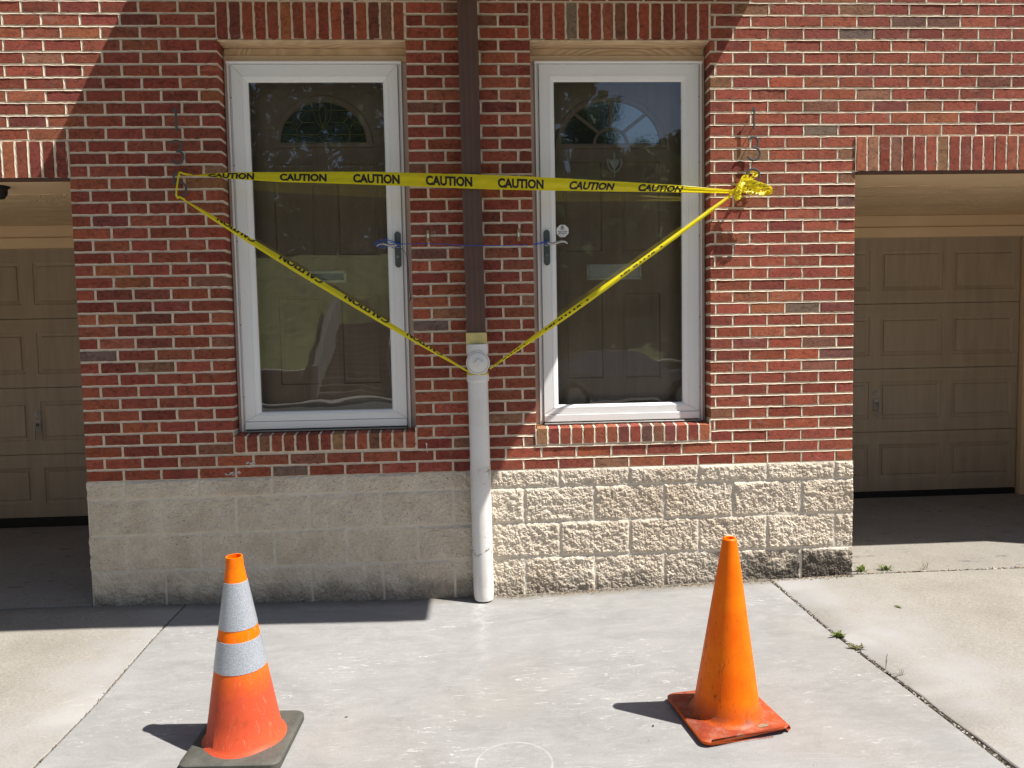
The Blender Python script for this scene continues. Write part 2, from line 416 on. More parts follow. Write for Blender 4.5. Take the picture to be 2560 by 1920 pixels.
M = dict(brick=m_brick(), mortar=m_mortar(), block=m_block(), smooth=m_concrete('smooth'), rl=m_concrete('rough_left'), rr=m_concrete('rough_right'),
         rg=m_concrete('garage'), glass=m_glass(), beige=m_beige(), grain=m_grain(), white=m_white(), pvc=m_pvc(), tape=m_tape(),
         cone1=m_cone('worn_orange_rubber', True), cone2=m_cone('orange_rubber', False), refl=m_reflective(), rubber=m_rubber(), brown=m_brown(),
         door=m_door('brown_door_paint', (.46, .345, .27)), gdoor=m_door('taupe_door_paint', (.37, .295, .22)),
         black=simple('black_rubber_seal', (.012, .012, .012), .6), ink=simple('black_ink', (.02, .015, .012), .5, var=.3),
         plate=simple('grey_green_metal', (.10, .115, .11), .5, .3), steel=simple('brushed_nickel', (.46, .45, .43), .35, .9),
         zinc=simple('grey_metal', (.36, .34, .33), .5, .15), brass=simple('aged_brass', (.42, .31, .15), .4, .5), came=simple('brass_came', (.50, .45, .12), .4, .4),
         seam=simple('seam_grey', (.30, .30, .29), .7), sill=simple('grey_sill_metal', (.30, .29, .28), .45, .5),
         green=simple('yellowed_plastic', (.66, .55, .22), .45), cord=simple('blue_cord', (.015, .10, .50), .6), cordd=simple('dark_cord', (.02, .022, .07), .6),
         sticker=simple('white_sticker', (.82, .81, .79), .4, var=.03), backing=simple('dark_interior', (.02, .02, .018), .8),
         pane=None, soil=simple('soil', (.085, .07, .05), .95, ns=60, var=.5, bump=.8, bd=.004), asphalt=simple('asphalt', (.15, .147, .14), .9, ns=90, var=.35, bump=.6, bd=.004),
         grass=simple('lawn_grass', (.13, .145, .048), .9, ns=3, var=.55, bump=1.0, bd=.05), kerb=simple('kerb_concrete', (.40, .38, .34), .85, ns=12, bump=.3),
         bark=simple('bark', (.09, .065, .045), .9, ns=20, bump=.8, bd=.01), leaf=m_leaf('tree_leaf', (.035, .07, .018), (.075, .115, .03)),
         weed=m_leaf('weed_leaf', (.12, .17, .035), (.24, .29, .08)), weedd=m_leaf('dry_weed_leaf', (.17, .17, .08), (.26, .24, .12)),
         siding=simple('beige_siding', (.52, .44, .33), .7), canopyw=simple('canopy_soffit', (.60, .50, .36), .7),
         carpaint=simple('grey_car_paint', (.26, .25, .25), .22, .2, .6, var=.05, bump=.0), carglass=simple('car_glass', (.25, .27, .28), .05, .6, .8, bump=0),
         rock=simple('retaining_wall_block', (.10, .075, .06), .9, ns=6, var=.4, bump=1, bd=.02), dry=simple('dry_leaf', (.30, .22, .13), .8, ns=40, var=.4),
         jamb=simple('pinkish_beige_paint', (.60, .49, .41), .55, ns=4), numeral=simple('dull_grey_metal', (.085, .083, .085), .45, .0), bjoint=simple('block_mortar', (.64, .58, .485), .95, ns=25, bump=.6, bd=.001), mailf=simple('pale_metal', (.85, .86, .82), .4, .2), white_paint=simple('white_drip', (.72, .70, .66), .6))
q = NM('fanlight_glass'); M['pane'] = q.fin((.015, .020, .016), .05, q.bump(q.noise(45, 3), .12, .002), 0, 1.0, **{'IOR': 2.3})
q = NM('mail_flap'); M['flap'] = q.fin((.62, .66, .70), .20, q.bump(q.noise(30, 2), .05, .001), .95, .5)

# ------------------------------------------------------------------ numpy noise
def vnoise(X, Y, s, seed):
    r = np.random.default_rng(seed); T = r.random((256, 256))
    x = X*s + 31.7*seed; y = Y*s + 17.3*seed
    xi = np.floor(x).astype(int); yi = np.floor(y).astype(int); fx = x-xi; fy = y-yi
    fx = fx*fx*(3-2*fx); fy = fy*fy*(3-2*fy)
    a = T[xi % 256, yi % 256]; b = T[(xi+1) % 256, yi % 256]; c = T[xi % 256, (yi+1) % 256]; d = T[(xi+1) % 256, (yi+1) % 256]
    return (a*(1-fx)+b*fx)*(1-fy)+(c*(1-fx)+d*fx)*fy
def fbm(X, Y, s, o, seed, g=.55):
    t = 0; a = 1; n = 0
    for i in range(o):
        t = t + a*vnoise(X, Y, s*2**i, seed+i); n += a; a *= g
    return t/n

# ------------------------------------------------------------------ the house
C = .0668; BW = .2032
house = tag(empty('townhouse'), 'red brick townhouse front with two white glass storm doors between tan garage doors', 'building')
DOORS = [(.8128, 1.830), (2.512, 3.525)]
GAR = [(-2.475, 0.0), (4.368, 6.84)]
XL, XR = -3.05, 7.42
NC = 49

PAL = [((.335, .080, .045), 36), ((.295, .066, .040), 30), ((.25, .056, .036), 17), ((.345, .098, .052), 9), ((.20, .055, .040), 3), ((.25, .105, .062), 4), ((.18, .075, .058), 1), ((.31, .145, .08), 2), ((.20, .125, .10), 1)]
pc = [p[0] for p in PAL]; pw = [p[1] for p in PAL]
def bcol():
    c = random.choices(pc, pw)[0]; k = random.uniform(.82, 1.18)
    k *= 1.05; return (c[0]*k*random.uniform(.95, 1.05), c[1]*k*1.08*random.uniform(.9, 1.1), c[2]*k*1.08*random.uniform(.9, 1.12), 1)

wall = MB()
def brick(x0, x1, z0, z1, y0=0.0, depth=.098, jit=.0011, ends=(False, False), top_slope=0.0):
    """one brick: irregular outline, softened arris, depth back into the wall"""
    w = x1-x0; h = z1-z0
    if w < .012: return
    nx = max(2, int(w/.021)); nz = max(2, int(h/.021))
    out = []
    def j(): return random.gauss(0, jit)
    for i in range(nx): out.append((x0+w*i/nx, z0, 'b'))
    for i in range(nz): out.append((x1, z0+h*i/nz, 'r'))
    for i in range(nx): out.append((x1-w*i/nx, z1, 't'))
    for i in range(nz): out.append((x0, z1-h*i/nz, 'l'))
    P = []
    cx = (x0+x1)/2; cz = (z0+z1)/2
    for (x, z, sd) in out:
        if sd in 'bt': z += j()
        else:
            if not (sd == 'r' and ends[1]) and not (sd == 'l' and ends[0]): x += j()
        P.append((x, z))
    # round the four corners a little
    for k in (0, nx, nx+nz, 2*nx+nz):
        x, z = P[k]; P[k] = (x+(cx-x)/abs(cx-x)*.0022*(0 if (ends[0] and x < cx) or (ends[1] and x > cx) else 1), z+(cz-z)/abs(cz-z)*.0018)
    b = .0022; yo = y0+random.gauss(0, .0007); tx = random.gauss(0, .003); tz = random.gauss(0, .008)
    n = len(P); vv = []
    def inset(x, z, d):
        return (max(x0+d, min(x1-d, x)) if True else x, max(z0+d, min(z1-d, z)))
    for (x, z) in P:
        xi, zi = inset(x, z, b); vv.append((xi, yo+tx*(x-cx)+tz*(z-cz), zi))
    for (x, z) in P: vv.append((x, yo+b*.8+tx*(x-cx)+tz*(z-cz), z))
    for (x, z) in P: vv.append((x, y0+depth, z))
    ff = [tuple(range(n))]
    for r in (0, 1):
        for k in range(n):
            a = r*n+k; c2 = r*n+(k+1) % n
            ff.append((a, a+n, c2+n, c2))
    wall.add(vv, ff, 0, bcol())

def mstrip(p0, p1, across, prof, y0=0.0, step=.022, wob=.0009):
    """mortar bead: from p0 to p1 (x,z), across = (dx,dz) half width, prof = depths"""
    p0 = Vector((p0[0], p0[1])); p1 = Vector((p1[0], p1[1])); L = (p1-p0).length
    n = max(2, int(L/step)); m = len(prof); vv = []
    A = Vector(across)
    for i in range(n+1):
        p = p0.lerp(p1, i/n); wv = random.gauss(0, .0006)
        for k in range(m):
            t = 1-2*k/(m-1)
            q2 = p+A*(t) + A.normalized()*wv
            vv.append((q2.x, y0+prof[k]+(random.gauss(0, wob) if 0 < k < m-1 else random.gauss(0, .0004)), q2.y))
    ff = []
    for i in range(n):
        for k in range(m-1):
            a = i*m+k; ff.append((a, a+m, a+m+1, a+1) if (p1.x-p0.x) > 1e-6 else (a, a+1, a+m+1, a+m))
    wall.add(vv, ff, 1)
HB = (.0013, .0031, .0034, .0012, -.0014)
HV = (.0013, .0033, .0018, -.0008)

def holes(z0, z1):
    hs = []
    zc = (z0+z1)/2
    for a, b in GAR:
        if zc < 25*C: hs.append((a, b, 'open'))
        elif zc < 28*C: hs.append((a, b, 'soldier'))
    for a, b in DOORS:
        if 2*C < zc < 4*C: hs.append((a, b, 'sill'))
        elif 4*C < zc < 36*C: hs.append((a, b, 'open'))
        elif 36*C < zc < 39*C: hs.append((a, b, 'soldier'))
    return hs
for k in range(NC):
    z0 = k*C; z1 = z0+C; hs = sorted(holes(z0, z1))
    spans = []; x = XL
    for a, b, t in hs:
        spans.append((x, a, t)); x = b
    spans.append((x, XR, None))
    off = 0 if k % 2 == 0 else BW/2
    for si, (a, b, t) in enumerate(spans):
        lt = spans[si-1][2] if si > 0 else 'open'; rt = t if t else 'open'
        if a < XL + .01 and True: lt = 'open'
        i0 = math.floor((a-off)/BW)
        cuts = [a]
        for i in range(i0, i0+80):
            xx = i*BW+off
            if a+.03 < xx < b-.03: cuts.append(xx+random.gauss(0, .0016))
        cuts.append(b)
        for ci in range(len(cuts)-1):
            xa, xb = cuts[ci], cuts[ci+1]
            el = ci == 0 and lt == 'open'; er = ci == len(cuts)-2 and rt == 'open'
            brick(xa+(0 if el else .0058), xb-(0 if er else .0058), z0+.0061, z1-.0061, ends=(el, er))
            if ci > 0: mstrip((xa, z0+.003), (xa, z1-.003), (.0062, 0), HV, step=.016)
            elif not el: mstrip((xa, z0+.003), (xa, z1-.003), (.0062, 0), HV, step=.016)
        # bed joint under this course
        mstrip((a-.002*(0 if lt == 'open' else 1), z0), (b, z0), (0, .0062), HB)
# soldier lintels
for (a, b), kz, yo in ((GAR[0], 25, -.006), (GAR[1], 25, -.006), (DOORS[0], 36, -.001), (DOORS[1], 36, -.001)):
    z0 = kz*C; z1 = z0+3*C; n = round((b-a-.008)/.0677); p = (b-a)/n
    for i in range(n):
        xx = a+i*p
        brick(xx+.005, xx+p-.005, z0+.001, z1-.0055, y0=yo, jit=.0014)
        if i > 0: mstrip((xx, z0+.003), (xx, z1-.003), (.0065, 0), HV, y0=yo, step=.016, wob=.0011)
    mstrip((a+.004, z0), (a+.004, z1-.003), (.006, 0), HV, y0=yo); mstrip((b-.003, z0), (b-.003, z1-.003), (.006, 0), HV, y0=yo)
    wall.box(a+.003, b-.003, yo+.0026, .097, z0+.0025, z1-.004, 1)
# rowlock sills
for a, b in DOORS:
    n = 15; p = (b-a)/n; z0 = 2*C+.012; z1 = .238
    for i in range(n):
        xx = a+i*p; o0 = len(wall.v)
        brick(xx+.005, xx+p-.005, z0+.002, z1, y0=-.006, depth=.115)
        for vi in range(o0, len(wall.v)):
            v = wall.v[vi]
            if v[2] > z1-.02: wall.v[vi] = (v[0], v[1], v[2]+max(0, v[1])*.16)
        if i > 0:
            mstrip((xx, z0), (xx, z1-.002), (.0062, 0), HV, y0=-.006, step=.015)
            wall.add([(xx-.0055, -.004, z1-.0022), (xx+.0055, -.004, z1-.0022), (xx+.0055, .109, z1+.0145), (xx-.0055, .109, z1+.0145)], [(0, 1, 2, 3)], 1)
    for xx in (a+.002, b-.002): mstrip((xx, z0), (xx, z1-.002), (.006, 0), HV, y0=-.005)
    mstrip((a-.006, z0-.006), (b+.006, z0-.006), (0, .010), HB, y0=-.003)
    wall.box(a+.001, b-.001, -.0028, .109, z0-.002, z1-.006, 1)
    # hidden infill and return joints of the sill course
# mortar body behind the bricks, following the openings
e = .0017; yb0, yb1 = .0045, .0965
def body(x0, x1, z0, z1): wall.box(x0, x1, yb0, yb1, z0, z1, 1)
body(XL+e, GAR[0][0]-e, 0, NC*C); body(GAR[1][1]+e, XR-e, 0, NC*C)
body(GAR[0][0]-e, GAR[0][1]+e, 28*C, NC*C); body(GAR[1][0]-e, GAR[1][1]+e, 28*C, NC*C)
body(GAR[0][1]+e, DOORS[0][0]-e, 0, NC*C); body(DOORS[0][1]+e, DOORS[1][0]-e, 0, NC*C); body(DOORS[1][1]+e, GAR[1][0]-e, 0, NC*C)
for a, b in DOORS:
    body(a-e, b+e, 0, 2*C); body(a-e, b+e, 39*C, NC*C)
bw = wall.build('brick_wall', [M['brick'], M['mortar']], house)

# inner leaf behind the bricks, storey above, flat canopy over the two doors
mb = MB()
for a, b, z0, z1 in ((GAR[0][1]+.0, DOORS[0][0]-.02, -.75, 3.27), (DOORS[0][1]+.02, DOORS[1][0]-.02, -.75, 3.27), (DOORS[1][1]+.02, GAR[1][0]+0.0, -.75, 3.27),
                     (XL, GAR[0][0], -.8, 3.27), (GAR[1][1], XR, -.8, 3.27), (GAR[0][0], GAR[0][1], 25*C+.02, 3.27), (GAR[1][0], GAR[1][1], 25*C+.02, 3.27)):
    mb.box(a+.003, b-.003, .099, .30, z0, z1)
for a, b in DOORS:
    mb.box(a-.017, b+.017, .099, .30, 36*C+.004, 3.27); mb.box(a-.017, b+.017, .099, .30, -.75, .235)
mb.build('inner_wall', M['siding'], house)
mb = MB(); z = 3.275
while z < 5.6:
    mb.add([(XL-.02, -.012, z), (XR+.02, -.012, z), (XR+.02, .002, z+.118), (XL-.02, .002, z+.118), (XL-.02, .3, z), (XR+.02, .3, z), (XR+.02, .3, z+.118), (XL-.02, .3, z+.118)],
           [(0, 1, 2, 3), (0, 4, 5, 1), (1, 5, 6, 2), (0, 3, 7, 4), (4, 7, 6, 5), (3, 2, 6, 7)]); z += .118
mb.build('upper_siding', M['siding'], house)
mb = MB(); H = 2.95
mb.bbox(.645, 3.945, -1.135, -.004, H, H+.19, .006)
for k in range(1, 11): mb.box(.66, 3.93, -1.12+k*.1, -1.114+k*.1, H-.004, H-.0005)
mb.build('door_canopy', M['canopyw'], house)

# split-face block base
def base_z(x): return float(np.interp(x, [-6, 0, 1.7, 2.24, 3.34, 4.36, 10], [-.70, -.697, -.728, -.729, -.697, -.676, -.67]))
ZR = [0, -.1025, -.3055, -.5085, -.83, -.90]
def block_mesh(mb, xa, xb, seed, st=.0045):
    xs = np.arange(xa, xb+1e-6, st); xs[-1] = xb; zs = np.arange(-.775, 0.0001, st); zs[-1] = 0
    X, Z = np.meshgrid(xs, zs)
    Yv = np.zeros_like(X); jm = np.zeros_like(X)
    r = np.random.default_rng(seed)
    for k in range(5):
        zt, zb = ZR[k], ZR[k+1]
        o = .2 if k in (0, 2, 4) else .406/2+.2
        row = (Z <= zt) & (Z > zb)
        idx = np.floor((X-o)/.4064).astype(int); fx = (X-o)-idx*.4064; fz = zt-Z
        ex = np.minimum(fx, .4064-fx); ez = np.minimum(fz, (zt-zb)-fz)
        if k == 0: ez = np.minimum(fz+.004, (zt-zb)-fz)
        d = np.minimum(ex, ez)
        d = d + (fbm(X, Z, 40, 3, seed+3)-.5)*.006
        bul = np.clip((d-.0048)/.014, 0, 1)**.6
        for ii in np.unique(idx[row]):
            mk = row & (idx == ii); rr = r.random(5)
            n = fbm(X+rr[0]*9, Z+rr[1]*9, 5.0, 3, seed+int(ii) % 7+k*3)*.6 + 0
            tilt = (fx-.2)*(rr[2]-.5)*.10+(fz-(zt-zb)/2)*(rr[3]-.5)*.16
            Yv = np.where(mk, -(bul*(.004+.004*rr[4]+n*.013+tilt*.4)), Yv)
        jm = np.where(row, bul, jm)
    rid = 1-np.abs(2*fbm(X, Z, 26, 4, seed+9, .6)-1)
    fine = fbm(X, Z, 34, 4, seed+21, .95)
    Yv = Yv - jm*((rid-.75)*.006+(fine-.5)*.022)
    Yv = Yv - (1-jm)*(.0042+(fbm(X, Z, 70, 2, seed+2)-.5)*.003)
    Yv = Yv + .004
    nx, nz = len(xs), len(zs)
    o = len(mb.v)
    mb.v.extend(zip((X.ravel()+((fbm(X, Z, 90, 2, seed+5)-.5)*.005*jm).ravel()).tolist(), Yv.ravel().tolist(), Z.ravel().tolist()))
    i = np.arange(nx-1)[None, :]+np.arange(nz-1)[:, None]*nx
    F = np.stack([i, i+1, i+1+nx, i+nx], -1).reshape(-1, 4)+o
    jf = (jm.ravel()[F[:, 0]-o]+jm.ravel()[F[:, 2]-o])/2
    mb.f.extend(map(tuple, F.tolist())); mb.m.extend((jf < .35).astype(int).tolist()); mb.c.extend([(1, 1, 1, 1)]*len(F))
    # jointed sides and back
    for (ia, sgn) in ((0, 1), (nx-1, -1)):
        col = [j*nx+ia for j in range(nz)]
        o2 = len(mb.v); xe = xs[ia]
        for j in range(nz): mb.v.append((float(xe)+sgn*.002, .10, float(zs[j])))
        for j in range(nz-1):
            f = (o+col[j], o+col[j+1], o2+j+1, o2+j)
            mb.f.append(f if sgn > 0 else tuple(reversed(f))); mb.m.append(0); mb.c.append((1, 1, 1, 1))
    # top ledge
    o3 = len(mb.v)
    for ii in range(nx): mb.v.append((float(xs[ii]), .006, 0.0))
    for ii in range(nx-1):
        mb.f.append((o+(nz-1)*nx+ii, o+(nz-1)*nx+ii+1, o3+ii+1, o3+ii)); mb.m.append(0); mb.c.append((1, 1, 1, 1))
mb = MB(); block_mesh(mb, -.004, 4.372, 5)
fb = mb.build('block_foundation', [M['block'], M['bjoint']], house)
for a, b, sd in ((XL, GAR[0][0], 9), (GAR[1][1], XR, 13)):
    mb = MB(); block_mesh(mb, a, b, sd, .009); mb.build('block_foundation', [M['block'], M['bjoint']], house)

# ---- garage recesses
def garage(a, b, dx0, light_side):
    YD = 1.75
    s = MB()
    s.bbox(dx0-.35, b+.2, .082, .46, 25*C+.001, 25*C+.019, .002)      # front soffit board
    s.bbox(dx0-.35, b+.2, .463, 1.74, 25*C-.003, 25*C+.016, .002, 1)    # textured soffit
    s.bbox(dx0-.35, b+.2, 1.715, 1.80, 1.572, 25*C-.0035, .003)
    s.bbox(dx0-.35, b+.2, 1.700, 1.80, 1.492, 1.5715, .003)
    s.build('garage_soffit', [M['beige'], M['grain']], house)
    w = MB()
    w.box(a-.20, a-.002, .302, 1.95, -.8, 1.70)
    w.box(b+.002 if b > 3 else b+.18, b+.30, .302, 1.95, -.8, 1.70)
    w.box(a-.2, b+.3, 1.83, 1.95, -.8, 1.75)
    w.build('recess_wall', M['siding'], house)
    for xx0, xx1 in ((dx0-.10, dx0-.012), (dx0+2.452, dx0+2.54)):
        t = MB(); t.bbox(xx0, xx1, 1.700, 1.80, -.70, 1.4915, .003); t.build('garage_jamb', M['beige'], house)
    d = MB(); zz = [1.498, .962, .433, -.085, -.580]
    for i in range(4):
        zt, zb = zz[i]-.0025, zz[i+1]+.0025
        xs = [dx0+.05+j*.61 for j in range(4)]
        # face strips round the pressed panels
        pz0, pz1 = zb+.105, zt-.102
        X0, X1 = dx0, dx0+2.44
        d.add([(X0, YD, zb), (X1, YD, zb), (X1, YD, pz0), (X0, YD, pz0)], [(0, 1, 2, 3)])
        d.add([(X0, YD, pz1), (X1, YD, pz1), (X1, YD, zt), (X0, YD, zt)], [(0, 1, 2, 3)])
        e0 = X0
        for x in xs:
            d.add([(e0, YD, pz0), (x, YD, pz0), (x, YD, pz1), (e0, YD, pz1)], [(0, 1, 2, 3)])
            d.rings(x, x+.52, pz0, pz1, [(0, YD), (.004, YD+.006), (.030, YD+.014), (.034, YD+.005), (.04, YD+.004)], close=True)
            e0 = x+.52
        d.add([(e0, YD, pz0), (X1, YD, pz0), (X1, YD, pz1), (e0, YD, pz1)], [(0, 1, 2, 3)])
        for zl, dz in ((zt-.048, .0022), (zb+.046, .0022)):
            d.box(X0, X1, YD-.0012, YD+.0002, zl, zl+dz)
        d.add([(X0, YD, zt), (X1, YD, zt), (X1, YD+.03, zt-.004), (X0, YD+.03, zt-.004), (X0, YD, zb), (X1, YD, zb), (X1, YD+.03, zb), (X0, YD+.03, zb)], [(0, 1, 2, 3), (4, 7, 6, 5)])
    d.box(dx0, dx0+2.44, YD+.028, YD+.045, -.58, 1.50)
    g = d.build('garage_door', M['gdoor'], house)
    sL = MB(); sL.bbox(dx0, dx0+2.44, YD-.006, YD+.04, -.668, -.5805, .006); sL.build('bottom_seal', M['black'], g)
    cx = dx0+1.245
    k = MB(); k.lathe([(.0, -.012), (.012, -.012), (.014, -.006), (.026, -.005), (.028, 0)], (cx, YD-.001, .232), 24, axis='y'); k.build('lock', M['zinc'], g, True)
    h = MB(); h.bbox(cx-.026, cx+.026, YD-.008, YD-.0005, .095, .19, .004)
    h.tube([(cx, YD-.008, .148), (cx, YD-.045, .148)], .012, 12)
    h.tube([(cx+.004, YD-.045, .156), (cx-.002, YD-.050, .12), (cx-.002, YD-.052, .035)], .009, 10)
    h.build('handle', M['zinc'], g, True)
garage(GAR[0][0], GAR[0][1], -2.45, -1)
garage(GAR[1][0], GAR[1][1], 4.215, 1)
# steel angle under the garage lintels
for a, b in GAR:
    mb = MB(); mb.box(a+.02, b-.0, -.001, .08, 25*C-.0035, 25*C+.0005); mb.build('lintel_angle', M['brown'], house)

# ---- entrances
def text_mesh(s, size=1.0, offset=0.0):
    cu = bpy.data.curves.new('t', 'FONT'); cu.body = s; cu.size = size; cu.offset = offset; cu.align_x = 'LEFT'; cu.resolution_u = 3
    o = bpy.data.objects.new('t', cu); COL.objects.link(o)
    bpy.context.view_layer.update()
    me = bpy.data.meshes.new_from_object(o.evaluated_get(bpy.context.evaluated_depsgraph_get()))
    V = [v.co.copy() for v in me.vertices]; F = [tuple(p.vertices) for p in me.polygons]
    bpy.data.objects.remove(o); bpy.data.curves.remove(cu); bpy.data.meshes.remove(me)
    return V, F

def arc(cx, cz, rx, rz, a0, a1, n, y):
    return [(cx+rx*math.cos(a0+(a1-a0)*i/n), y, cz+rz*math.sin(a0+(a1-a0)*i/n)) for i in range(n+1)]

def entrance(a, b, fx0, fx1, gx0, gx1, left):
    lab = 'left' if left else 'right'
    # surround: header board, trim and jambs in beige
    t = MB()
    t.bbox(a+.001, b-.001, .004, .125, 36*C-.010, 36*C-.0005, .002, 1)         # small soffit under the lintel
    t.bbox(a+.002, b-.002, .112, .16, 2.352, 36*C-.0105, .002, 1)
    t.bbox(a+.002, b-.002, .098, .16, 2.314, 2.3515, .003)
    zt = 2.3135; t.build('door_surround', [M['beige'], M['grain']], house)
    for x0, x1 in ((a+.002, fx0-.024), (fx1+.022, b-.002)):
        t = MB(); t.bbox(x0, x1, .094, .16, .246, zt, .004); t.build('door_jamb', M['jamb'], house)
    # storm door: z-bar, mitred stiles with glazing bead, kick plate
    s = MB(); zb, ztop = .266, 2.296
    for x0, x1 in ((fx0-.0235, fx0-.0125), (fx1+.0115, fx1+.0215)):
        s.bbox(x0, x1, .078, .16, .250, 2.300, .002)
    for x0, x1 in ((fx0-.012, fx0-.0025), (fx1+.0025, fx1+.011)):
        s.bbox(x0, x1, .090, .16, .250, 2.300, .002)
    s.bbox(fx0-.026, fx1+.024, .064, .16, 2.2985, 2.3130, .004)
    gi = gx0-fx0; gb = .365; gt = 2.198
    def stile(pts): s.add(pts[0], pts[1])
    F0, F1, Z0, Z1 = fx0, fx1, zb+.044, ztop
    # two rectangles interpolated so every side has its own width
    O = (F0, F1, Z0, Z1); I = (gx0, gx1, gb, gt)
    prof = [(0, .100), (0, .075), (.03, .072), (.60, .072), (.612, .0745), (.624, .072), (.72, .0725), (.74, .074), (.90, .080), (1.0, .092), (1.0, .10)]
    vv = []
    for (u, y) in prof:
        r = [O[i]*(1-u)+I[i]*u for i in range(4)]
        vv += [(r[0], y, r[2]), (r[1], y, r[2]), (r[1], y, r[3]), (r[0], y, r[3])]
    ff = []
    for k in range(len(prof)-1):
        for j in range(4):
            A = k*4+j; B = k*4+(j+1) % 4; ff.append((A, B, B+4, A+4))
    s.add(vv, ff)
    for (cx, cz, ix, iz) in ((O[0], O[2], I[0], I[2]), (O[1], O[2], I[1], I[2]), (O[0], O[3], I[0], I[3]), (O[1], O[3], I[1], I[3])):
        p = Vector((cx*.95+ix*.05, .0714, cz*.95+iz*.05)); q2 = Vector((cx*.30+ix*.70, .0714, cz*.30+iz*.70))
        if left or iz < 1: s.tube([p, q2], .0006, 4, mi=1)
    st = s.build('storm_door', [M['white'], M['seam']], house)
    tag(st, 'white storm door of the %s entrance' % lab)
    k = MB(); k.bbox(fx0+.001, fx1-.001, .066, .10, zb, zb+.0425, .003); k.build('kick_plate', M['white'], st)
    g = MB(); g.add([(gx0-.004, .088, gb-.004), (gx1+.004, .088, gb-.004), (gx1+.004, .088, gt+.004), (gx0-.004, .088, gt+.004)], [(0, 1, 2, 3)]); g.build('glass_pane', M['glass'], st)
    k = MB(); k.bbox(fx0+.0, fx1-.0, .055, .20, .2505, .2595, .002); k.bbox(fx0-.0, fx1+.0, .095, .20, .2598, .264, .001, 1); k.build('threshold', [M['sill'], M['black']], house)
    for zz in (.45, .86, 1.33, 1.75, 2.12):
        sc = MB(); sc.lathe([(0, -.0015), (.0028, -.001), (.003, 0)], ((fx0-.007) if left else (fx1+.006), .0895, zz), 8, axis='y'); sc.build('screw', M['black'], st)
    # handle
    hx = fx1-.025 if left else fx0+.030; sg = -1 if left else 1; hz = 1.292
    p = MB(); w = .0175; zc0, zc1 = 1.186, 1.352
    outl = [(hx+w*math.cos(t_), zc1+w*math.sin(t_)) for t_ in [PI*i/10 for i in range(11)]] + [(hx+w*math.cos(t_), zc0+w*math.sin(t_)) for t_ in [PI+PI*i/10 for i in range(11)]]
    n = len(outl); vv = [(x*.9+hx*.1, .059, z if 1 else z) for x, z in outl]+[(x, .062, z) for x, z in outl]+[(x, .0715, z) for x, z in outl]
    p.add(vv, [tuple(range(n))]+[(r*n+i, (r+1)*n+i, (r+1)*n+(i+1) % n, r*n+(i+1) % n) for r in (0, 1) for i in range(n)])
    pl = p.build('handle_plate', M['plate'], st)
    l = MB(); pts = [(hx, .060, hz), (hx, .038, hz), (hx+sg*.006, .030, hz-.001), (hx+sg*.025, .026, hz-.006), (hx+sg*.050, .026, hz-.001), (hx+sg*.078, .028, hz+.008), (hx+sg*.100, .032, hz+.006), (hx+sg*.116, .036, hz-.005)]
    l.tube(pts, .0085, 12, radii=[1.35, 1.2, 1.1, 1.0, .9, .85, .75, .5]); l.lathe([(.016, .002), (.015, -.004), (.011, -.006)], (hx, .058, hz), 20, axis='y')
    l.build('lever_handle', M['steel'], st, True)
    kh = MB(); kh.lathe([(0, -.004), (.007, -.004), (.0085, 0)], (hx, .0585, 1.228), 16, axis='y'); kh.box(hx-.001, hx+.001, .0535, .0545, 1.223, 1.233, 1); kh.build('keyhole', [M['steel'], M['black']], st)
    # entry door behind the glass
    Y0 = .200; x0, x1 = fx0+.012, fx1-.012; fcx = 1.332 if left else 2.995
    d = MB()
    orx = .281 if left else .326; orz = .288 if left else .300; fz = 1.872 if left else 1.857
    PX = [(fcx-.305, fcx-.062), (fcx+.058, fcx+.298)] if left else [(fcx-.282, fcx-.045), (fcx+.065, fcx+.300)]
    zsets = [(.495, 1.02), (1.245, 1.79)]
    # slab face built as a grid of cells around the panels
    xs = sorted({x0, x1, PX[0][0], PX[0][1], PX[1][0], PX[1][1]}); zs = [.262, .495, 1.02, 1.245, 1.79, 2.31]
    for i in range(5):
        for j in range(5):
            pan = i in (1, 3) and j in (1, 3)
            if not pan: d.add([(xs[i], Y0, zs[j]), (xs[i+1], Y0, zs[j]), (xs[i+1], Y0, zs[j+1]), (xs[i], Y0, zs[j+1])], [(0, 1, 2, 3)])
            else: d.rings(xs[i], xs[i+1], zs[j], zs[j+1], [(0, Y0), (.002, Y0-.004), (.012, Y0-.005), (.018, Y0+.007), (.026, Y0+.008), (.048, Y0-.001), (.05, Y0-.0022)], close=True)
    d.box(x0-.01, x1+.01, Y0+.012, Y0+.045, .255, 2.31)
    for xx0, xx1 in ((a, x0-.002), (x1+.002, b)): d.box(xx0, xx1, .162, .26, .25, 2.36)
    d.box(x0-.002, x1+.002, .165, .26, 2.311, 2.36)
    # raised fanlight frame
    fr = arc(fcx, fz+.018, orx-.018, orz-.034, 0, PI, 32, Y0-.006)
    d.tube(fr, .019, 8, ry=.012, cap=True); d.tube([(fcx-orx, Y0-.006, fz+.010), (fcx+orx, Y0-.006, fz+.010)], .016, 8, ry=.012)
    en = d.build('entry_door', M['door'], house, True)
    tag(en, 'brown panelled door behind the glass of the %s storm door' % lab)
    irx = orx-.030; irz = orz-.060; iz = fz+.024
    gl = MB(); A = arc(fcx, iz, irx+.006, irz+.008, 0, PI, 32, Y0-.003); gl.add(A, [tuple(reversed(range(len(A))))]); gl.build('fanlight_glass', M['pane'], en)
    c = MB(); yc = Y0-.008
    def ln(pts, r=.0018, m=0): c.tube([(fcx+x*irx, yc, iz+z*irz) for x, z in pts], r, 6, mi=m)
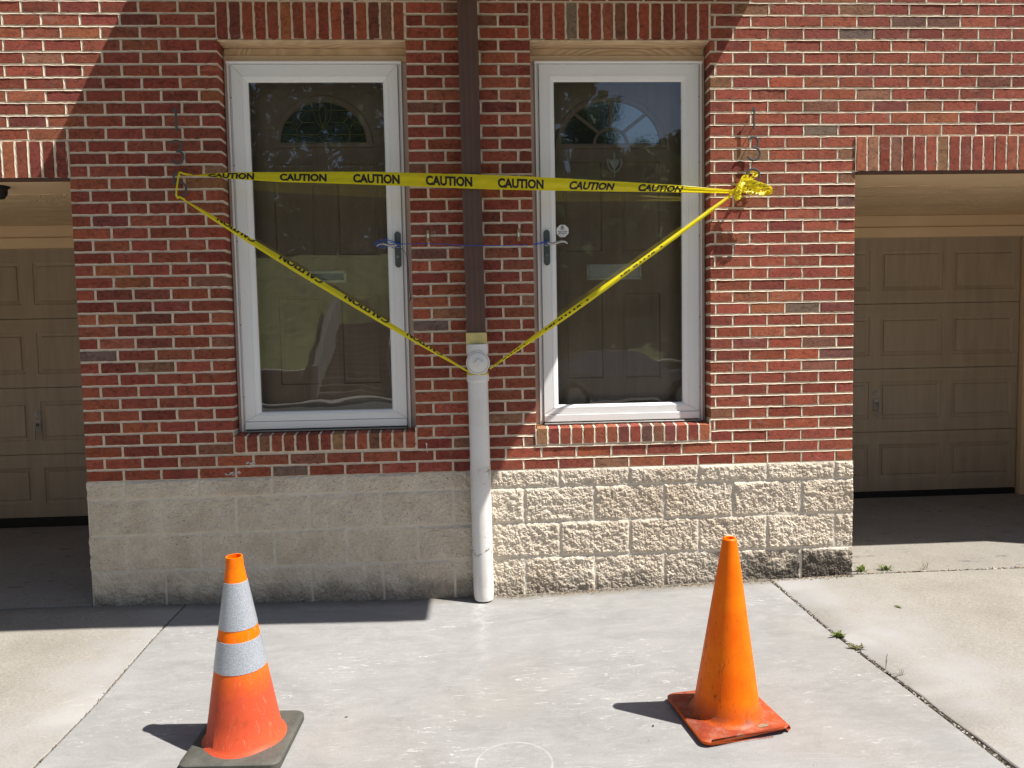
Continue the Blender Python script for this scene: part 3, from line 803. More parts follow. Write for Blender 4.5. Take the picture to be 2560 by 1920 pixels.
    if left:
        ln([(math.cos(t_), math.sin(t_)) for t_ in [PI*i/28 for i in range(29)]], .0024); ln([(-1, 0.0), (1, 0.0)], .0024)
        ch = lambda z: math.sqrt(max(0, 1-z*z))
        ln([(-ch(.20), .20), (-.12, .20)]); ln([(.12, .20), (ch(.20), .20)])
        ln([(-ch(.50), .50), (-.70, .50)]); ln([(-.48, .50), (-.17, .50)]); ln([(.17, .50), (.48, .50)]); ln([(.70, .50), (ch(.50), .50)])
        ln([(-.60, ch(.60)-.02), (-.60, .70)]); ln([(.60, ch(.60)-.02), (.60, .70)])
        ln([(-.60, .80), (-.02-.18, .80)]); ln([(.20, .80), (.60, .80)])
        for sx in (-.59, .59):
            for sgn in (-1, 1):
                ln([(sx, .70), (sx+sgn*.05, .58), (sx+sgn*.12, .50), (sx+sgn*.05, .42), (sx, .30)])
            ln([(sx, .30), (sx, 0)])
        for sgn in (-1, 1):
            ln([(0, 1.0), (sgn*.07, .80), (sgn*.06, .55), (-sgn*.02, .36), (-sgn*.12, .20)][:4], .0018, 1)
            ln([(sgn*.20, .98), (sgn*.20, .80), (sgn*.17, .60), (sgn*.08, .42), (0, .36)], .0018)
            ln([(sgn*.06, .80), (sgn*.20, .80)])
            ln([(0, .38), (sgn*.12, .19), (0, 0)])
        c.build('fanlight_grille', [M['came'], M['came']], en)
    else:
        for ang in (45, 90, 135):
            t_ = math.radians(ang); c.tube([(fcx+.30*irx*math.cos(t_), yc, iz+.34*irz*math.sin(t_)), (fcx+irx*math.cos(t_)*1.02, yc, iz+irz*1.02*math.sin(t_))], .010, 6, ry=.005)
        c.tube(arc(fcx, iz, .33*irx, .36*irz, 0, PI, 14, yc), .009, 6, ry=.005)
        c.build('fanlight_grille', M['door'], en)
    # mail slot
    mx0, mx1, mz0, mz1 = (1.214, 1.436, 1.098, 1.168) if left else (2.845, 3.171, 1.090, 1.182)
    m = MB(); m.rings(mx0, mx1, mz0, mz1, [(0, Y0-.0005), (.0, Y0-.006), (.004, Y0-.008), (.014, Y0-.008), (.016, Y0-.004)]); dyf = .0125 if left else .0035
    m.add([(mx0+.018, Y0-.004-dyf, mz0+.017), (mx1-.018, Y0-.004-dyf, mz0+.017), (mx1-.018, Y0-.004, mz1-.016), (mx0+.018, Y0-.004, mz1-.016), (mx0+.018, Y0-.002, mz0+.017), (mx1-.018, Y0-.002, mz0+.017)], [(0, 1, 2, 3), (0, 4, 5, 1), (0, 3, 4), (1, 5, 2)], 1 if left else 0)
    for xx in (mx0+.008, mx1-.008):
        for zz in (mz0+.009, mz1-.009): m.lathe([(0, -.0095), (.003, -.009), (.0035, -.008)], (xx, Y0, zz), 8, axis='y', mi=2)
    m.build('mail_slot', [M['mailf'], M['flap'], M['black']], en)
    if not left:
        kx = 3.014; m = MB()
        m.tube([(kx, Y0-.008, 1.772), (kx, Y0-.010, 1.80), (kx, Y0-.008, 1.815), (kx, Y0-.008, 1.835)], .0065, 10, radii=[1.2, .7, 1.1, .5])
        m.add([(kx-.030, Y0-.010, 1.790), (kx+.030, Y0-.010, 1.790), (kx+.026, Y0-.012, 1.765), (kx, Y0-.012, 1.722), (kx-.026, Y0-.012, 1.765), (kx, Y0-.022, 1.772)], [(1, 0, 5), (2, 1, 5), (3, 2, 5), (4, 3, 5), (0, 4, 5)])
        m.tube([(kx-.038, Y0-.016, 1.792), (kx-.042, Y0-.018, 1.765), (kx-.030, Y0-.02, 1.735), (kx-.010, Y0-.021, 1.717), (kx+.010, Y0-.021, 1.717), (kx+.030, Y0-.02, 1.735), (kx+.042, Y0-.018, 1.765), (kx+.038, Y0-.016, 1.792)], .0058, 8)
        m.tube([(kx, Y0-.018, 1.717), (kx, Y0-.012, 1.705), (kx, Y0-.010, 1.69)], .006, 8, radii=[1, .6, .7])
        m.build('door_knocker', M['mailf'], en, True)
        # security sticker on the glass
        sx, sz, R = 2.690, 1.365, .0375; s2 = MB(); pts = [(sx+R*math.cos(math.radians(22.5+45*i)), .0845, sz+R*math.sin(math.radians(22.5+45*i))) for i in range(8)]
        s2.add(pts, [tuple(reversed(range(8)))])
        s2.add([(sx+(x-sx)*1.0, .0865, sz+(z-sz)*1.0) for x, y, z in pts], [tuple(range(8))])
        s2.add(pts+[(x, .0865, z) for x, y, z in pts], [(i, (i+1) % 8, 8+(i+1) % 8, 8+i) for i in range(8)])
        for txt, wz, wid, hh in (('VECTOR', sz-.0085, .054, .0088), ('SECURITY', sz-.0185, .050, .0070), ('---------', sz-.0275, .036, .004)):
            V, F = text_mesh(txt, 1, .02); w0 = min(v.x for v in V); w1 = max(v.x for v in V)
            k2 = wid/(w1-w0); kz = hh/.72
            s2.add([(sx-wid/2+(v.x-w0)*k2, .0838, wz+v.y*kz) for v in V], F, 1)
        for q3 in (-1, 0, 1):
            cx3 = sx+q3*.0048-.001
            s2.tube([(cx3-.004, .0838, sz+.006), (cx3-.0075, .0838, sz+.013), (cx3-.001, .0838, sz+.021), (cx3+.004, .0838, sz+.028)], .0007, 4, mi=1)
            s2.tube([(cx3+.004, .0838, sz+.006), (cx3+.0075, .0838, sz+.013), (cx3+.001, .0838, sz+.021), (cx3-.004, .0838, sz+.028)], .0007, 4, mi=1)
        s2.build('security_sticker', [M['sticker'], M['ink']], st)
entrance(*DOORS[0], .858, 1.7745, .952, 1.688, True)
entrance(*DOORS[1], 2.566, 3.4815, 2.654, 3.381, False)

# white smears and drips left on the wall
def smear(cx, cz, w, h, seed, name='paint_smear', dashed=False):
    r = random.Random(seed); m = MB()
    if dashed:
        for i in range(16):
            t_ = i/16; per = 2*(w+h); s_ = t_*per
            if s_ < w: x, z = cx-w/2+s_, cz+h/2
            elif s_ < w+h: x, z = cx+w/2, cz+h/2-(s_-w)
            elif s_ < 2*w+h: x, z = cx+w/2-(s_-w-h), cz-h/2
            else: x, z = cx-w/2, cz-h/2+(s_-2*w-h)
            if r.random() < .75: m.box(x-.0012, x+.0012, -.0026, -.0008, z-.002, z+.002)
    else:
        for i in range(34):
            x = cx-w/2+w*i/33; z = cz+r.gauss(0, h/2.4)+(x-cx)*.12; a_ = r.uniform(.0008, .0028); b_ = a_*r.uniform(1, 3)
            pts = [(x+b_*math.cos(t_)*r.uniform(.7, 1.2), -.0022, z+a_*math.sin(t_)*r.uniform(.7, 1.2)) for t_ in [2*PI*k/7 for k in range(7)]]
            m.add(pts, [tuple(reversed(range(7)))]); m.add(pts+[(x2, -.0003, z2) for x2, y2, z2 in pts], [(k, k+7, (k+1) % 7+7, (k+1) % 7) for k in range(7)])
    m.build(name, M['white_paint'], house)
smear(.80, .028, .085, .010, 1); smear(.90, .085, .05, .012, 2)
smear(1.955, 1.335, .017, .044, 3, 'adhesive_residue', True)
m = MB(); m.tube([(1.885, -.0015, .172), (1.886, -.0022, .155), (1.888, -.0018, .125), (1.889, -.001, .118)], .004, 8, ry=.0016, radii=[1, .5, .35, .2]); m.build('paint_drip', M['white_paint'], house)

# ------------------------------------------------------------------ things on the wall
ds = tag(empty('downspout', (2.17, -.045, 0)), 'brown metal downspout running down between the doors into a white plastic pipe', 'downspout')
def P(o, dx, dy, dz): return (o.location.x+dx, o.location.y+dy, o.location.z+dz)
def local(mb_, o):
    L = o.location; mb_.v = [(x-L.x, y-L.y, z-L.z) for x, y, z in mb_.v]; return mb_
def sbox(mb_, x0, x1, y0, y1, z0, z1, x0b, x1b, mi=0):
    """fluted rectangular tube, top given first, x shifts towards the bottom"""
    n = 7
    def ring(xa, xb, z):
        pts = []
        for i in range(n+1):
            u = i/n; pts.append((xa+(xb-xa)*u, y0+(0.004 if i % 2 and 0 < i < n else 0), z))
        pts += [(xb, y1, z), (xa, y1, z)]; return pts
    zs = [z1+(z0-z1)*i/6 for i in range(7)]; vv = []
    for i, z in enumerate(zs): vv += ring(x0+(x0b-x0)*i/6, x1+(x1b-x1)*i/6, z)
    m_ = n+3; ff = [(i*m_+j, (i+1)*m_+j, (i+1)*m_+(j+1) % m_, i*m_+(j+1) % m_) for i in range(6) for j in range(m_)]
    mb_.add(vv, ff, mi)
m = MB(); sbox(m, 2.114, 2.222, -.092, -.004, 1.150, 3.1, 2.123, 2.229); local(m, ds).build('upper_spout', M['brown'], ds)
m = MB(); sbox(m, 2.126, 2.230, -.089, -.007, .755, 1.149, 2.128, 2.234); local(m, ds).build('lower_spout', M['brown'], ds)
m = MB(); m.bbox(2.123, 2.239, -.097, -.003, .730, .792, .003); local(m, ds).build('adapter', M['green'], ds)
pc_ = (2.184, -.062)
m = MB(); m.lathe([(.0, .729), (.059, .729), (.062, .726), (.062, .688), (.060, .676), (.056, .672), (.056, .560), (.062, .558), (.0625, .552), (.0625, .524), (.058, .519), (.0565, .518), (.0565, .048), (.0575, .047), (.0578, .043), (.0578, -.69), (.053, -.722), (0, -.724)], (pc_[0], pc_[1], 0), 40)
# lower length drifts to the right a touch
m.v = [(x+max(0, .50-z)*.006, y, z) for x, y, z in m.v]
local(m, ds).build('plastic_pipe', M['pvc'], ds, True)
m = MB(); m.lathe([(.045, .03), (.0645, .028), (.0655, -.034), (.062, -.040), (.0575, -.040), (.0565, -.034), (.0, -.034)], (pc_[0]+.002, -.095, .627), 40, axis='y')
m.lathe([(.0545, -.035), (.0545, -.043), (.050, -.045), (.0, -.045)], (pc_[0]+.002, -.095, .627), 40, axis='y')
hh = .024; vv = []
for y_, r_ in ((-.139, hh), (-.153, hh*.93)):
    vv += [(pc_[0]+.006, y_, .627+r_), (pc_[0]+.006+r_, y_, .627), (pc_[0]+.006, y_, .627-r_), (pc_[0]+.006-r_, y_, .627)]
m.add(vv, [(0, 1, 5, 4), (1, 2, 6, 5), (2, 3, 7, 6), (3, 0, 4, 7), (4, 5, 6, 7)])
for k_ in (-1, 0, 1): m.tube([(pc_[0]+.006+k_*.008-.008, -.1535, .627+k_*.008+.008), (pc_[0]+.006+k_*.008+.008, -.1535, .627+k_*.008-.008)], .0008, 4)
local(m, ds).build('cleanout_cap', M['pvc'], ds, True)

def catmull(pts, n=8):
    pts = [Vector(p) for p in pts]; out = []
    for i in range(len(pts)-1):
        p0 = pts[max(i-1, 0)]; p1 = pts[i]; p2 = pts[i+1]; p3 = pts[min(i+2, len(pts)-1)]
        for k_ in range(n):
            t_ = k_/n; out.append(.5*((2*p1)+(-p0+p2)*t_+(2*p0-5*p1+4*p2-p3)*t_*t_+(-p0+3*p1-3*p2+p3)*t_**3))
    out.append(pts[-1]); return out

def digit(ch, cx, zt, zb, par, w=.070):
    m_ = MB(); h = zt-zb; yf = -.031
    def G(pts, smooth=True):
        pp = [(cx+(x-.5)*w, yf, zb+z*h) for x, z in pts]
        pp = catmull(pp, 5) if smooth else pp
        m_.tube(pp, .0062, 8, ry=.0040)
    if ch == '1': G([(.52, 0), (.52, 1)], False); G([(.52, .99), (.42, .93), (.22, .86)])
    if ch == '3':
        G([(.08, .84), (.22, .96), (.50, 1.0), (.78, .92), (.86, .76), (.76, .61), (.45, .535)]); G([(.45, .535), (.80, .50), (1.0, .33), (.92, .13), (.62, .0), (.28, .02), (.04, .16)])
    if ch == '5':
        G([(.92, .99), (.12, .99)], False); G([(.12, .99), (.07, .53)], False)
        G([(.07, .53), (.30, .63), (.62, .64), (.90, .50), (1.0, .30), (.88, .10), (.60, 0), (.25, .03), (.02, .20)])
    if ch == '9':
        G([(.5+.5*math.cos(t_), .68+.32*math.sin(t_)) for t_ in [2*PI*i/16 for i in range(17)]], False); G([(1.0, .66), (.88, .36), (.62, 0)])
    for (x, z) in {'1': [(.52, .9), (.52, .15)], '3': [(.5, .99), (.6, .01)], '5': [(.12, .95), (.6, .01)], '9': [(.5, .99), (.70, .12)]}[ch]:
        m_.tube([(cx+(x-.5)*w, yf, zb+z*h), (cx+(x-.5)*w, .002, zb+z*h)], .0022, 6)
    local(m_, par).build('digit', M['numeral'], par, True)
n1 = tag(empty('house_number', (.585, 0, 1.80)), 'slim grey metal digits 1 3 5 in a column left of the left door', 'house number', 'vertical house numbers')
digit('1', .588, 2.031, 1.905, n1, .062); digit('3', .585, 1.858, 1.737, n1, .068); digit('5', .590, 1.683, 1.562, n1, .070)
n2 = tag(empty('house_number', (3.765, 0, 1.80)), 'slim grey metal digits 1 3 9 in a column, the 9 tied with yellow tape', 'house number', 'vertical house numbers')
digit('1', 3.766, 2.023, 1.899, n2, .050); digit('3', 3.764, 1.859, 1.733, n2, .072); digit('9', 3.762, 1.684, 1.562, n2, .074)

for x, lab in ((1.925, 'narrow brass doorbell button beside the left door jamb'), (2.430, 'narrow brass doorbell button between brown downspout and right door')):
    b_ = tag(empty('doorbell', (x, 0, 1.334)), lab, 'doorbell', 'brass doorbell buttons')
    m = MB(); m.bbox(-.0095, .0095, -.014, -.0015, -.0335, .0335, .003); m.build('housing', M['brass'], b_)
    m = MB(); m.bbox(-.0045, .0045, -.0165, -.0142, -.010, .012, .001); m.build('button', M['sticker'], b_)

# soffit light at the left edge
lt = tag(empty('soffit_light', (-.505, .215, 25*C)), 'small black lamp under the tan garage soffit at the far left', 'lamp')
m = MB(); m.lathe([(0, -.075), (.030, -.068), (.045, -.045), (.048, -.012), (.060, -.006), (.060, .003), (0, .003)], (0, 0, 0), 24); m.build('lamp_body', M['black'], lt, True)

# ------------------------------------------------------------------ caution tape
tp = tag(empty('caution_tape', (2.13, -.1, 1.6)), 'yellow tape printed CAUTION tied across both doors and down to the white pipe', 'caution tape')
TX = [.635, .70, .751, .885, 1.131, 1.377, 1.626, 1.876, 2.127, 2.380, 2.635, 2.892, 3.150, 3.358, 3.62]
TT = [1.6725, 1.677, 1.681, 1.684, 1.680, 1.676, 1.672, 1.662, 1.653, 1.641, 1.629, 1.614, 1.600, 1.585, 1.563]
TB = [1.667, 1.664, 1.659, 1.644, 1.624, 1.612, 1.600, 1.588, 1.576, 1.566, 1.562, 1.558, 1.555, 1.551, 1.5475]
TY = [-.036, -.042, -.047, -.056, -.072, -.088, -.098, -.103, -.106, -.103, -.094, -.082, -.070, -.062, -.050]
def tape_pt(x, v, off=0.0):
    zt_ = np.interp(x, TX, TT); zb_ = np.interp(x, TX, TB); y = np.interp(x, TX, TY); h = zt_-zb_
    lean = math.sqrt(max(0, .079**2-h*h))*.30
    y2 = y+.0016*math.sin(x*7.3+v*5)+.0022*math.sin((v-.55)*9+x*1.7)*(1-abs(v-.5)) +(v-.5)*lean*(1 if x < 2.1 else -1) - .003*math.sin(v*PI)+.0012*math.sin(x*23+v*4)+.0008*math.sin(x*61-v*9)
    # pinch creases toward the two tied ends
    k = max(0, (1.05-x)/.45) if x < 2 else max(0, (x-3.0)/.6)
    y2 += k*.006*math.sin(v*13)
    return (float(x), float(y2-off), float(zb_+h*v))
NX, NV = 150, 12
m = MB(); vv = []; ff = []
for i in range(NX+1):
    x = TX[0]+(TX[-1]-TX[0])*i/NX
    for j_ in range(NV+1): vv.append(tape_pt(x, j_/NV))
for i in range(NX):
    for j_ in range(NV):
        a_ = i*(NV+1)+j_; ff.append((a_, a_+NV+1, a_+NV+2, a_+1))
m.add(vv, ff); local(m, tp).build('tape_span', M['tape'], tp, 'all')
V, F = text_mesh('CAUTION', 1, .045); w0 = min(v.x for v in V); w1 = max(v.x for v in V)
WORDS = [(.752, 1.001), (1.139, 1.392), (1.534, 1.785), (1.925, 2.177), (2.316, 2.567), (2.705, 2.954), (3.091, 3.342)]
def subdiv(V, F, cell):
    bm = bmesh.new(); vs2 = [bm.verts.new(v) for v in V]
    for f in F:
        try: bm.faces.new([vs2[i] for i in f])
        except ValueError: pass
    x0 = min(v.x for v in V); x1 = max(v.x for v in V)
    for i in range(1, int((x1-x0)/cell)):
        bmesh.ops.bisect_plane(bm, geom=bm.verts[:]+bm.edges[:]+bm.faces[:], plane_co=(x0+i*cell, 0, 0), plane_no=(1, 0, 0))
    for i in (1, 2, 3): bmesh.ops.bisect_plane(bm, geom=bm.verts[:]+bm.edges[:]+bm.faces[:], plane_co=(0, .72*i/4, 0), plane_no=(0, 1, 0))
    bm.verts.index_update(); r = ([v.co.copy() for v in bm.verts], [tuple(v.index for v in f.verts) for f in bm.faces]); bm.free(); return r
Vs, Fs = subdiv(V, F, .12)
for i, (xa, xb) in enumerate(WORDS):
    v0, v1 = (.17, .80)
    if i in (0, 6): v0, v1 = .12, .86
    m = MB(); m.add([tape_pt(xa+(v.x-w0)/(w1-w0)*(xb-xa)+ (0.010*(v.y/.72)*(1 if i > 4 else 0)), v0+(v1-v0)*v.y/.72, .0013) for v in Vs], Fs); local(m, tp).build('lettering', M['ink'], tp)
def clipped(V, F, lo, hi):
    bm = bmesh.new(); vs2 = [bm.verts.new(v) for v in V]
    for f in F:
        try: bm.faces.new([vs2[i] for i in f])
        except ValueError: pass
    for c_, n_ in ((lo, -1), (hi, 1)):
        bmesh.ops.bisect_plane(bm, geom=bm.verts[:]+bm.edges[:]+bm.faces[:], plane_co=(0, c_, 0), plane_no=(0, n_, 0), clear_outer=True)
    bm.verts.index_update(); r = ([v.co.copy() for v in bm.verts], [tuple(v.index for v in f.verts) for f in bm.faces]); bm.free(); return r
def diag(p0, p1, widths, words, lo, hi, vlo, vhi, seed, flip):
    p0 = Vector(p0); p1 = Vector(p1); D = (p1-p0); L = D.length; t_ = D.normalized()
    nrm = Vector((-t_.z, 0, t_.x)).normalized()
    if nrm.z < 0: nrm = -nrm
    def pt(u, v, off=0.0):
        w = float(np.interp(u, [k/(len(widths)-1) for k in range(len(widths))], widths))
        c_ = p0+D*u; fold = -.005*math.cos((v-.45)*PI*1.6)*min(1, w/.03)
        bow_ = -.045*math.sin(PI*u)
        sag = -.006*math.sin(PI*u)
        q_ = c_+nrm*(w*(v-.5)); return (q_.x, q_.y+fold+bow_-off+.0009*math.sin(u*90+v*5), q_.z+sag)
    m_ = MB(); n = 90; vv = [pt(i/n, j/8) for i in range(n+1) for j in range(9)]
    ff = [(i*9+j, i*9+9+j, i*9+10+j, i*9+j+1) for i in range(n) for j in range(8)]
    m_.add(vv, ff); local(m_, tp).build('tape_strand', M['tape'], tp, 'all')
    Vc, Fc = clipped(Vs, Fs, lo, hi)
    for ua, ub in words:
        def mp(v):
            s_ = (v.x-w0)/(w1-w0)
            if flip: s_ = 1-s_
            vv_ = vlo+(vhi-vlo)*((hi-v.y)/(hi-lo) if flip else (v.y-lo)/(hi-lo))
            return pt(ua+(ub-ua)*s_, vv_, .0013)
        m_ = MB(); m_.add([mp(v) for v in Vc], Fc); local(m_, tp).build('lettering', M['ink'], tp)
LL = Vector((2.135-.60, 0, .575-1.55)).length
def ux(x): return (x-.60)/(2.135-.60)
diag((.600, -.034, 1.550), (2.135, -.130, .577), [.006, .021, .029, .032, .036, .035, .033, .031, .026, .018, .008], [(ux(.79), ux(.99)), (ux(1.125), ux(1.35)), (ux(1.47), ux(1.70)), (ux(1.80), ux(1.99))], .30, .70, .48, .99, 1, True)
def ur(x): return (3.635-x)/(3.635-2.250)
diag((3.635, -.055, 1.540), (2.250, -.125, .592), [.014, .022, .024, .026, .026, .030, .033, .033, .028, .018, .008], [(ur(3.22), ur(2.98)), (ur(2.80), ur(2.56)), (ur(2.45), ur(2.27))], .34, .52, .38, .66, 2, False)
# tape passing round the pipe below the cap
m = MB(); pts = []
for i in range(21):
    a_ = math.radians(-178+i*176/20); pts.append((pc_[0]+.060*math.cos(a_), pc_[1]+.060*math.sin(a_), .566-.010*math.sin(PI*i/20)))
m.tube(pts, .0016, 6, ry=.006, up=(0, 0, 1)); local(m, tp).build('tape_wrap', M['tape'], tp, True)

def ribbon(m_, pts, w, roll=0.0, rr=0.0, n=8, seed=0, wv=None):
    r_ = random.Random(seed); P_ = catmull(pts, n); N = len(P_); vv = []
    for i, p in enumerate(P_):
        t_ = (P_[min(i+1, N-1)]-P_[max(i-1, 0)]).normalized(); up = Vector((0, -1, 0)); s_ = t_.cross(up)
        if s_.length < .01: s_ = Vector((1, 0, 0))
        s_.normalize(); a_ = roll+rr*i/N; q_ = Quaternion(t_, a_); s_ = q_ @ s_; nn = t_.cross(s_)
        ww = w*(wv[min(len(wv)-1, int(i/N*len(wv)))] if wv else 1)
        for j in range(5):
            u = j/4-.5; vv.append(p+s_*(ww*u)+nn*(.12*ww*math.sin(u*9+i*.5)+.05*ww*math.sin(i*1.7+u*4)))
    m_.add(vv, [(i*5+j, i*5+j+1, i*5+j+6, i*5+j+5) for i in range(N-1) for j in range(4)])
m = MB()
ribbon(m, [(3.612, -.056, 1.552), (3.645, -.070, 1.556), (3.668, -.078, 1.590), (3.690, -.074, 1.625), (3.710, -.064, 1.632), (3.706, -.052, 1.612), (3.684, -.050, 1.590), (3.662, -.062, 1.566)], .024, .15, .5, seed=1)
ribbon(m, [(3.690, -.076, 1.604), (3.672, -.088, 1.580), (3.655, -.092, 1.548), (3.645, -.090, 1.522), (3.655, -.082, 1.512), (3.668, -.074, 1.530), (3.672, -.070, 1.556)], .028, .1, .5, seed=2)
ribbon(m, [(3.690, -.060, 1.606), (3.725, -.070, 1.602), (3.765, -.082, 1.588), (3.805, -.088, 1.572), (3.832, -.084, 1.560), (3.838, -.074, 1.548), (3.815, -.066, 1.541), (3.775, -.062, 1.546), (3.725, -.058, 1.552), (3.680, -.056, 1.556)], .033, .2, .5, seed=3)
ribbon(m, [(3.672, -.058, 1.566), (3.71, -.066, 1.572), (3.75, -.070, 1.568), (3.79, -.072, 1.560)], .036, -.2, .4, seed=4)
ribbon(m, [(3.690, -.045, 1.585), (3.720, -.040, 1.606), (3.745, -.030, 1.630), (3.772, -.014, 1.656), (3.790, -.010, 1.655)], .012, .1, .4, seed=5)
ribbon(m, [(3.712, -.036, 1.606), (3.732, -.020, 1.64), (3.75, -.012, 1.668), (3.785, -.012, 1.666), (3.788, -.018, 1.650), (3.74, -.030, 1.618), (3.70, -.044, 1.59)], .011, .1, .5, seed=6)
local(m, tp).build('tape_knot', M['tape'], tp, 'all')
for (x, z, a_) in ((3.672, 1.60, 1.0), (3.69, 1.578, -.3), (3.655, 1.548, .8), (3.74, 1.588, .2), (3.775, 1.585, 1.1), (3.80, 1.572, .3), (3.82, 1.560, .0), (3.72, 1.555, .5), (3.67, 1.53, .4), (3.705, 1.566, 1.2)):
    c_, s_ = math.cos(a_)*.009, math.sin(a_)*.009; yy_ = -.094 if x < 3.7 else -.1
    m = MB(); m.tube([(x-c_, yy_, z-s_), (x, yy_-.001, z+.002), (x+c_, yy_, z+s_)], .0022, 5, ry=.0006); local(m, tp).build('print_mark', M['ink'], tp)
# left end: wrapped over the digit 5
m = MB()
ribbon(m, [(.575, -.044, 1.566), (.580, -.044, 1.60), (.592, -.044, 1.665), (.594, -.030, 1.690), (.590, -.020, 1.668)], .009, .1, .4, seed=8)
ribbon(m, [(.590, -.022, 1.668), (.600, -.040, 1.686), (.625, -.042, 1.678), (.665, -.041, 1.672)], .010, 0, .3, seed=9)
ribbon(m, [(.575, -.044, 1.570), (.578, -.030, 1.552), (.590, -.038, 1.556), (.620, -.040, 1.540)], .011, 0, .2, seed=10)
local(m, tp).build('tape_wrap', M['tape'], tp, 'all')

# ------------------------------------------------------------------ blue cord between the handles
cd = tag(empty('cord', (2.17, -.1, 1.27)), 'thin blue cord tied from one storm door handle to the other', 'cord')
m = MB()
m.tube(catmull([(1.748, .040, 1.300), (1.775, .028, 1.296), (1.84, .000, 1.2935), (1.95, -.045, 1.287), (2.06, -.088, 1.276), (2.118, -.0975, 1.2705), (2.228, -.0975, 1.267), (2.32, -.060, 1.270), (2.42, -.020, 1.275), (2.505, .010, 1.283), (2.555, .035, 1.292), (2.597, .040, 1.300)], 6), .0018, 6)
for dz in (0.004, -.004): m.tube(catmull([(2.505, .008, 1.283), (2.54, .02, 1.286+dz), (2.575, .035, 1.295+dz), (2.597, .036, 1.296)], 4), .0016, 6)
m.tube([(2.503, .008, 1.300), (2.507, .006, 1.288), (2.520, .008, 1.280)], .0035, 6)
hx = 1.7495
for k_, (dz, dy) in enumerate(((.012, 0), (.004, -.006), (-.010, .004))):
    m.tube(catmull([(hx+.015, .030, 1.294), (hx-.02, .020+dy, 1.306+dz*.3), (hx-.07, .018+dy, 1.310+dz), (hx-.118, .024, 1.300+dz*.5), (hx-.118, .044, 1.290), (hx-.07, .046, 1.292-dz), (hx-.02, .044, 1.286+dz), (hx+.012, .034, 1.300)], 6), .0015, 6)
for k_ in range(4):
    a0 = k_*.7; m.tube([(2.597+.013*math.cos(a0+i*PI/4), .048-.004*k_, 1.292+.013*math.sin(a0+i*PI/4)) for i in range(9)], .0016, 6)
    m.tube([(hx+.013*math.cos(a0+i*PI/4), .048-.004*k_, 1.292+.013*math.sin(a0+i*PI/4)) for i in range(9)], .0016, 6)
m.lathe([(0, -.005), (.005, 0), (0, .005)], (1.777, .027, 1.296), 8)
local(m, cd).build('cord_line', M['cord'], cd, True)
m = MB(); m.tube(catmull([(1.757, .036, 1.286), (1.775, .022, 1.268), (1.795, .010, 1.245), (1.806, .004, 1.205), (1.810, .004, 1.14), (1.812, .004, 1.06), (1.818, .004, 1.000), (1.817, .003, .985)], 6), .0014, 6)
m.lathe([(0, -.006), (.005, 0), (0, .007)], (1.818, .003, .990), 7); m.tube([(1.818, .003, .99), (1.810, .0, .972)], .0022, 6); m.tube([(1.818, .003, .985), (1.824, .0, .994)], .0018, 6)
local(m, cd).build('loose_end', M['cordd'], cd, True)

# ------------------------------------------------------------------ ground slabs
def gz(x, y): return base_z(x)+(0.04 if y < 0 else .025)*y
JL = [(2.6, .508), (0, .508), (-.45, .505), (-1.13, .524), (-1.55, .512), (-9.6, .40)]
JR = [(2.6, 3.86), (0, 3.872), (-.71, 3.895), (-1.27, 3.951), (-1.82, 3.992), (-9.6, 4.55)]
def jx(J, y):
    J = sorted(J); return float(np.interp(y, [p[0] for p in J], [p[1] for p in J]))
def slab(name, fx0, fx1, y0, y1, mat, gap=(.006, .006), st=.08, lip=True):
    m_ = MB(); ny = int(abs(y1-y0)/st)+1
    ys = [y0, y0+(y1-y0)*.004/abs(y1-y0)]+[y0+(y1-y0)*i/ny for i in range(1, ny)]+[y1-(y1-y0)*.004/abs(y1-y0), y1]
    us = [0, .004, .03]+[i/20 for i in range(1, 20)]+[.97, .996, 1]
    us = sorted(set(us)); vv = []
    for yi, y in enumerate(ys):
        a_, b_ = fx0(y)+gap[0], fx1(y)-gap[1]
        for ui, u in enumerate(us):
            w_ = b_-a_
            if ui == 1: x = a_+.005
            elif ui == len(us)-2: x = b_-.005
            else: x = a_+w_*u
            dz = -.004 if ui in (0, len(us)-1) or yi in (0, len(ys)-1) else 0
            x += (random.gauss(0, .0012) if ui in (0, len(us)-1) else 0)
            vv.append((x, y, gz(x, y)+dz))
    n = len(us); ff = [(i*n+j, i*n+j+1, (i+1)*n+j+1, (i+1)*n+j) for i in range(len(ys)-1) for j in range(n-1)]
    if y1 < y0: ff = [tuple(reversed(f)) for f in ff]
    m_.add(vv, ff)
    # skirt
    rim = [j for j in range(n)]+[i*n+n-1 for i in range(1, len(ys))]+[(len(ys)-1)*n+j for j in range(n-2, -1, -1)]+[i*n for i in range(len(ys)-2, 0, -1)]
    R = [vv[k] for k in rim]; m_.add(R+[(x, y, z-.07) for x, y, z in R], [(k, (k+1) % len(R), len(R)+(k+1) % len(R), len(R)+k) for k in range(len(R))])
    o = m_.build(name, mat, smooth=True); o['kind'] = 'structure'; return o
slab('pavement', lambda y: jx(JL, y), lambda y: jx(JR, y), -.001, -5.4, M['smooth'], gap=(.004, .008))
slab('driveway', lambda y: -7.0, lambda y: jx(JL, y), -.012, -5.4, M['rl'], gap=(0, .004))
slab('driveway', lambda y: jx(JR, y)+max(0, -y-.7)*.012, lambda y: 11.0, -.012, -5.4, M['rr'], gap=(.008, 0))
slab('garage_floor', lambda y: GAR[0][0]-.1, lambda y: .02, .008, 1.95, M['rg'], gap=(0, 0))
slab('garage_floor', lambda y: GAR[1][0]-.02, lambda y: GAR[1][1]+.1, .008, 1.95, M['rg'], gap=(0, 0))
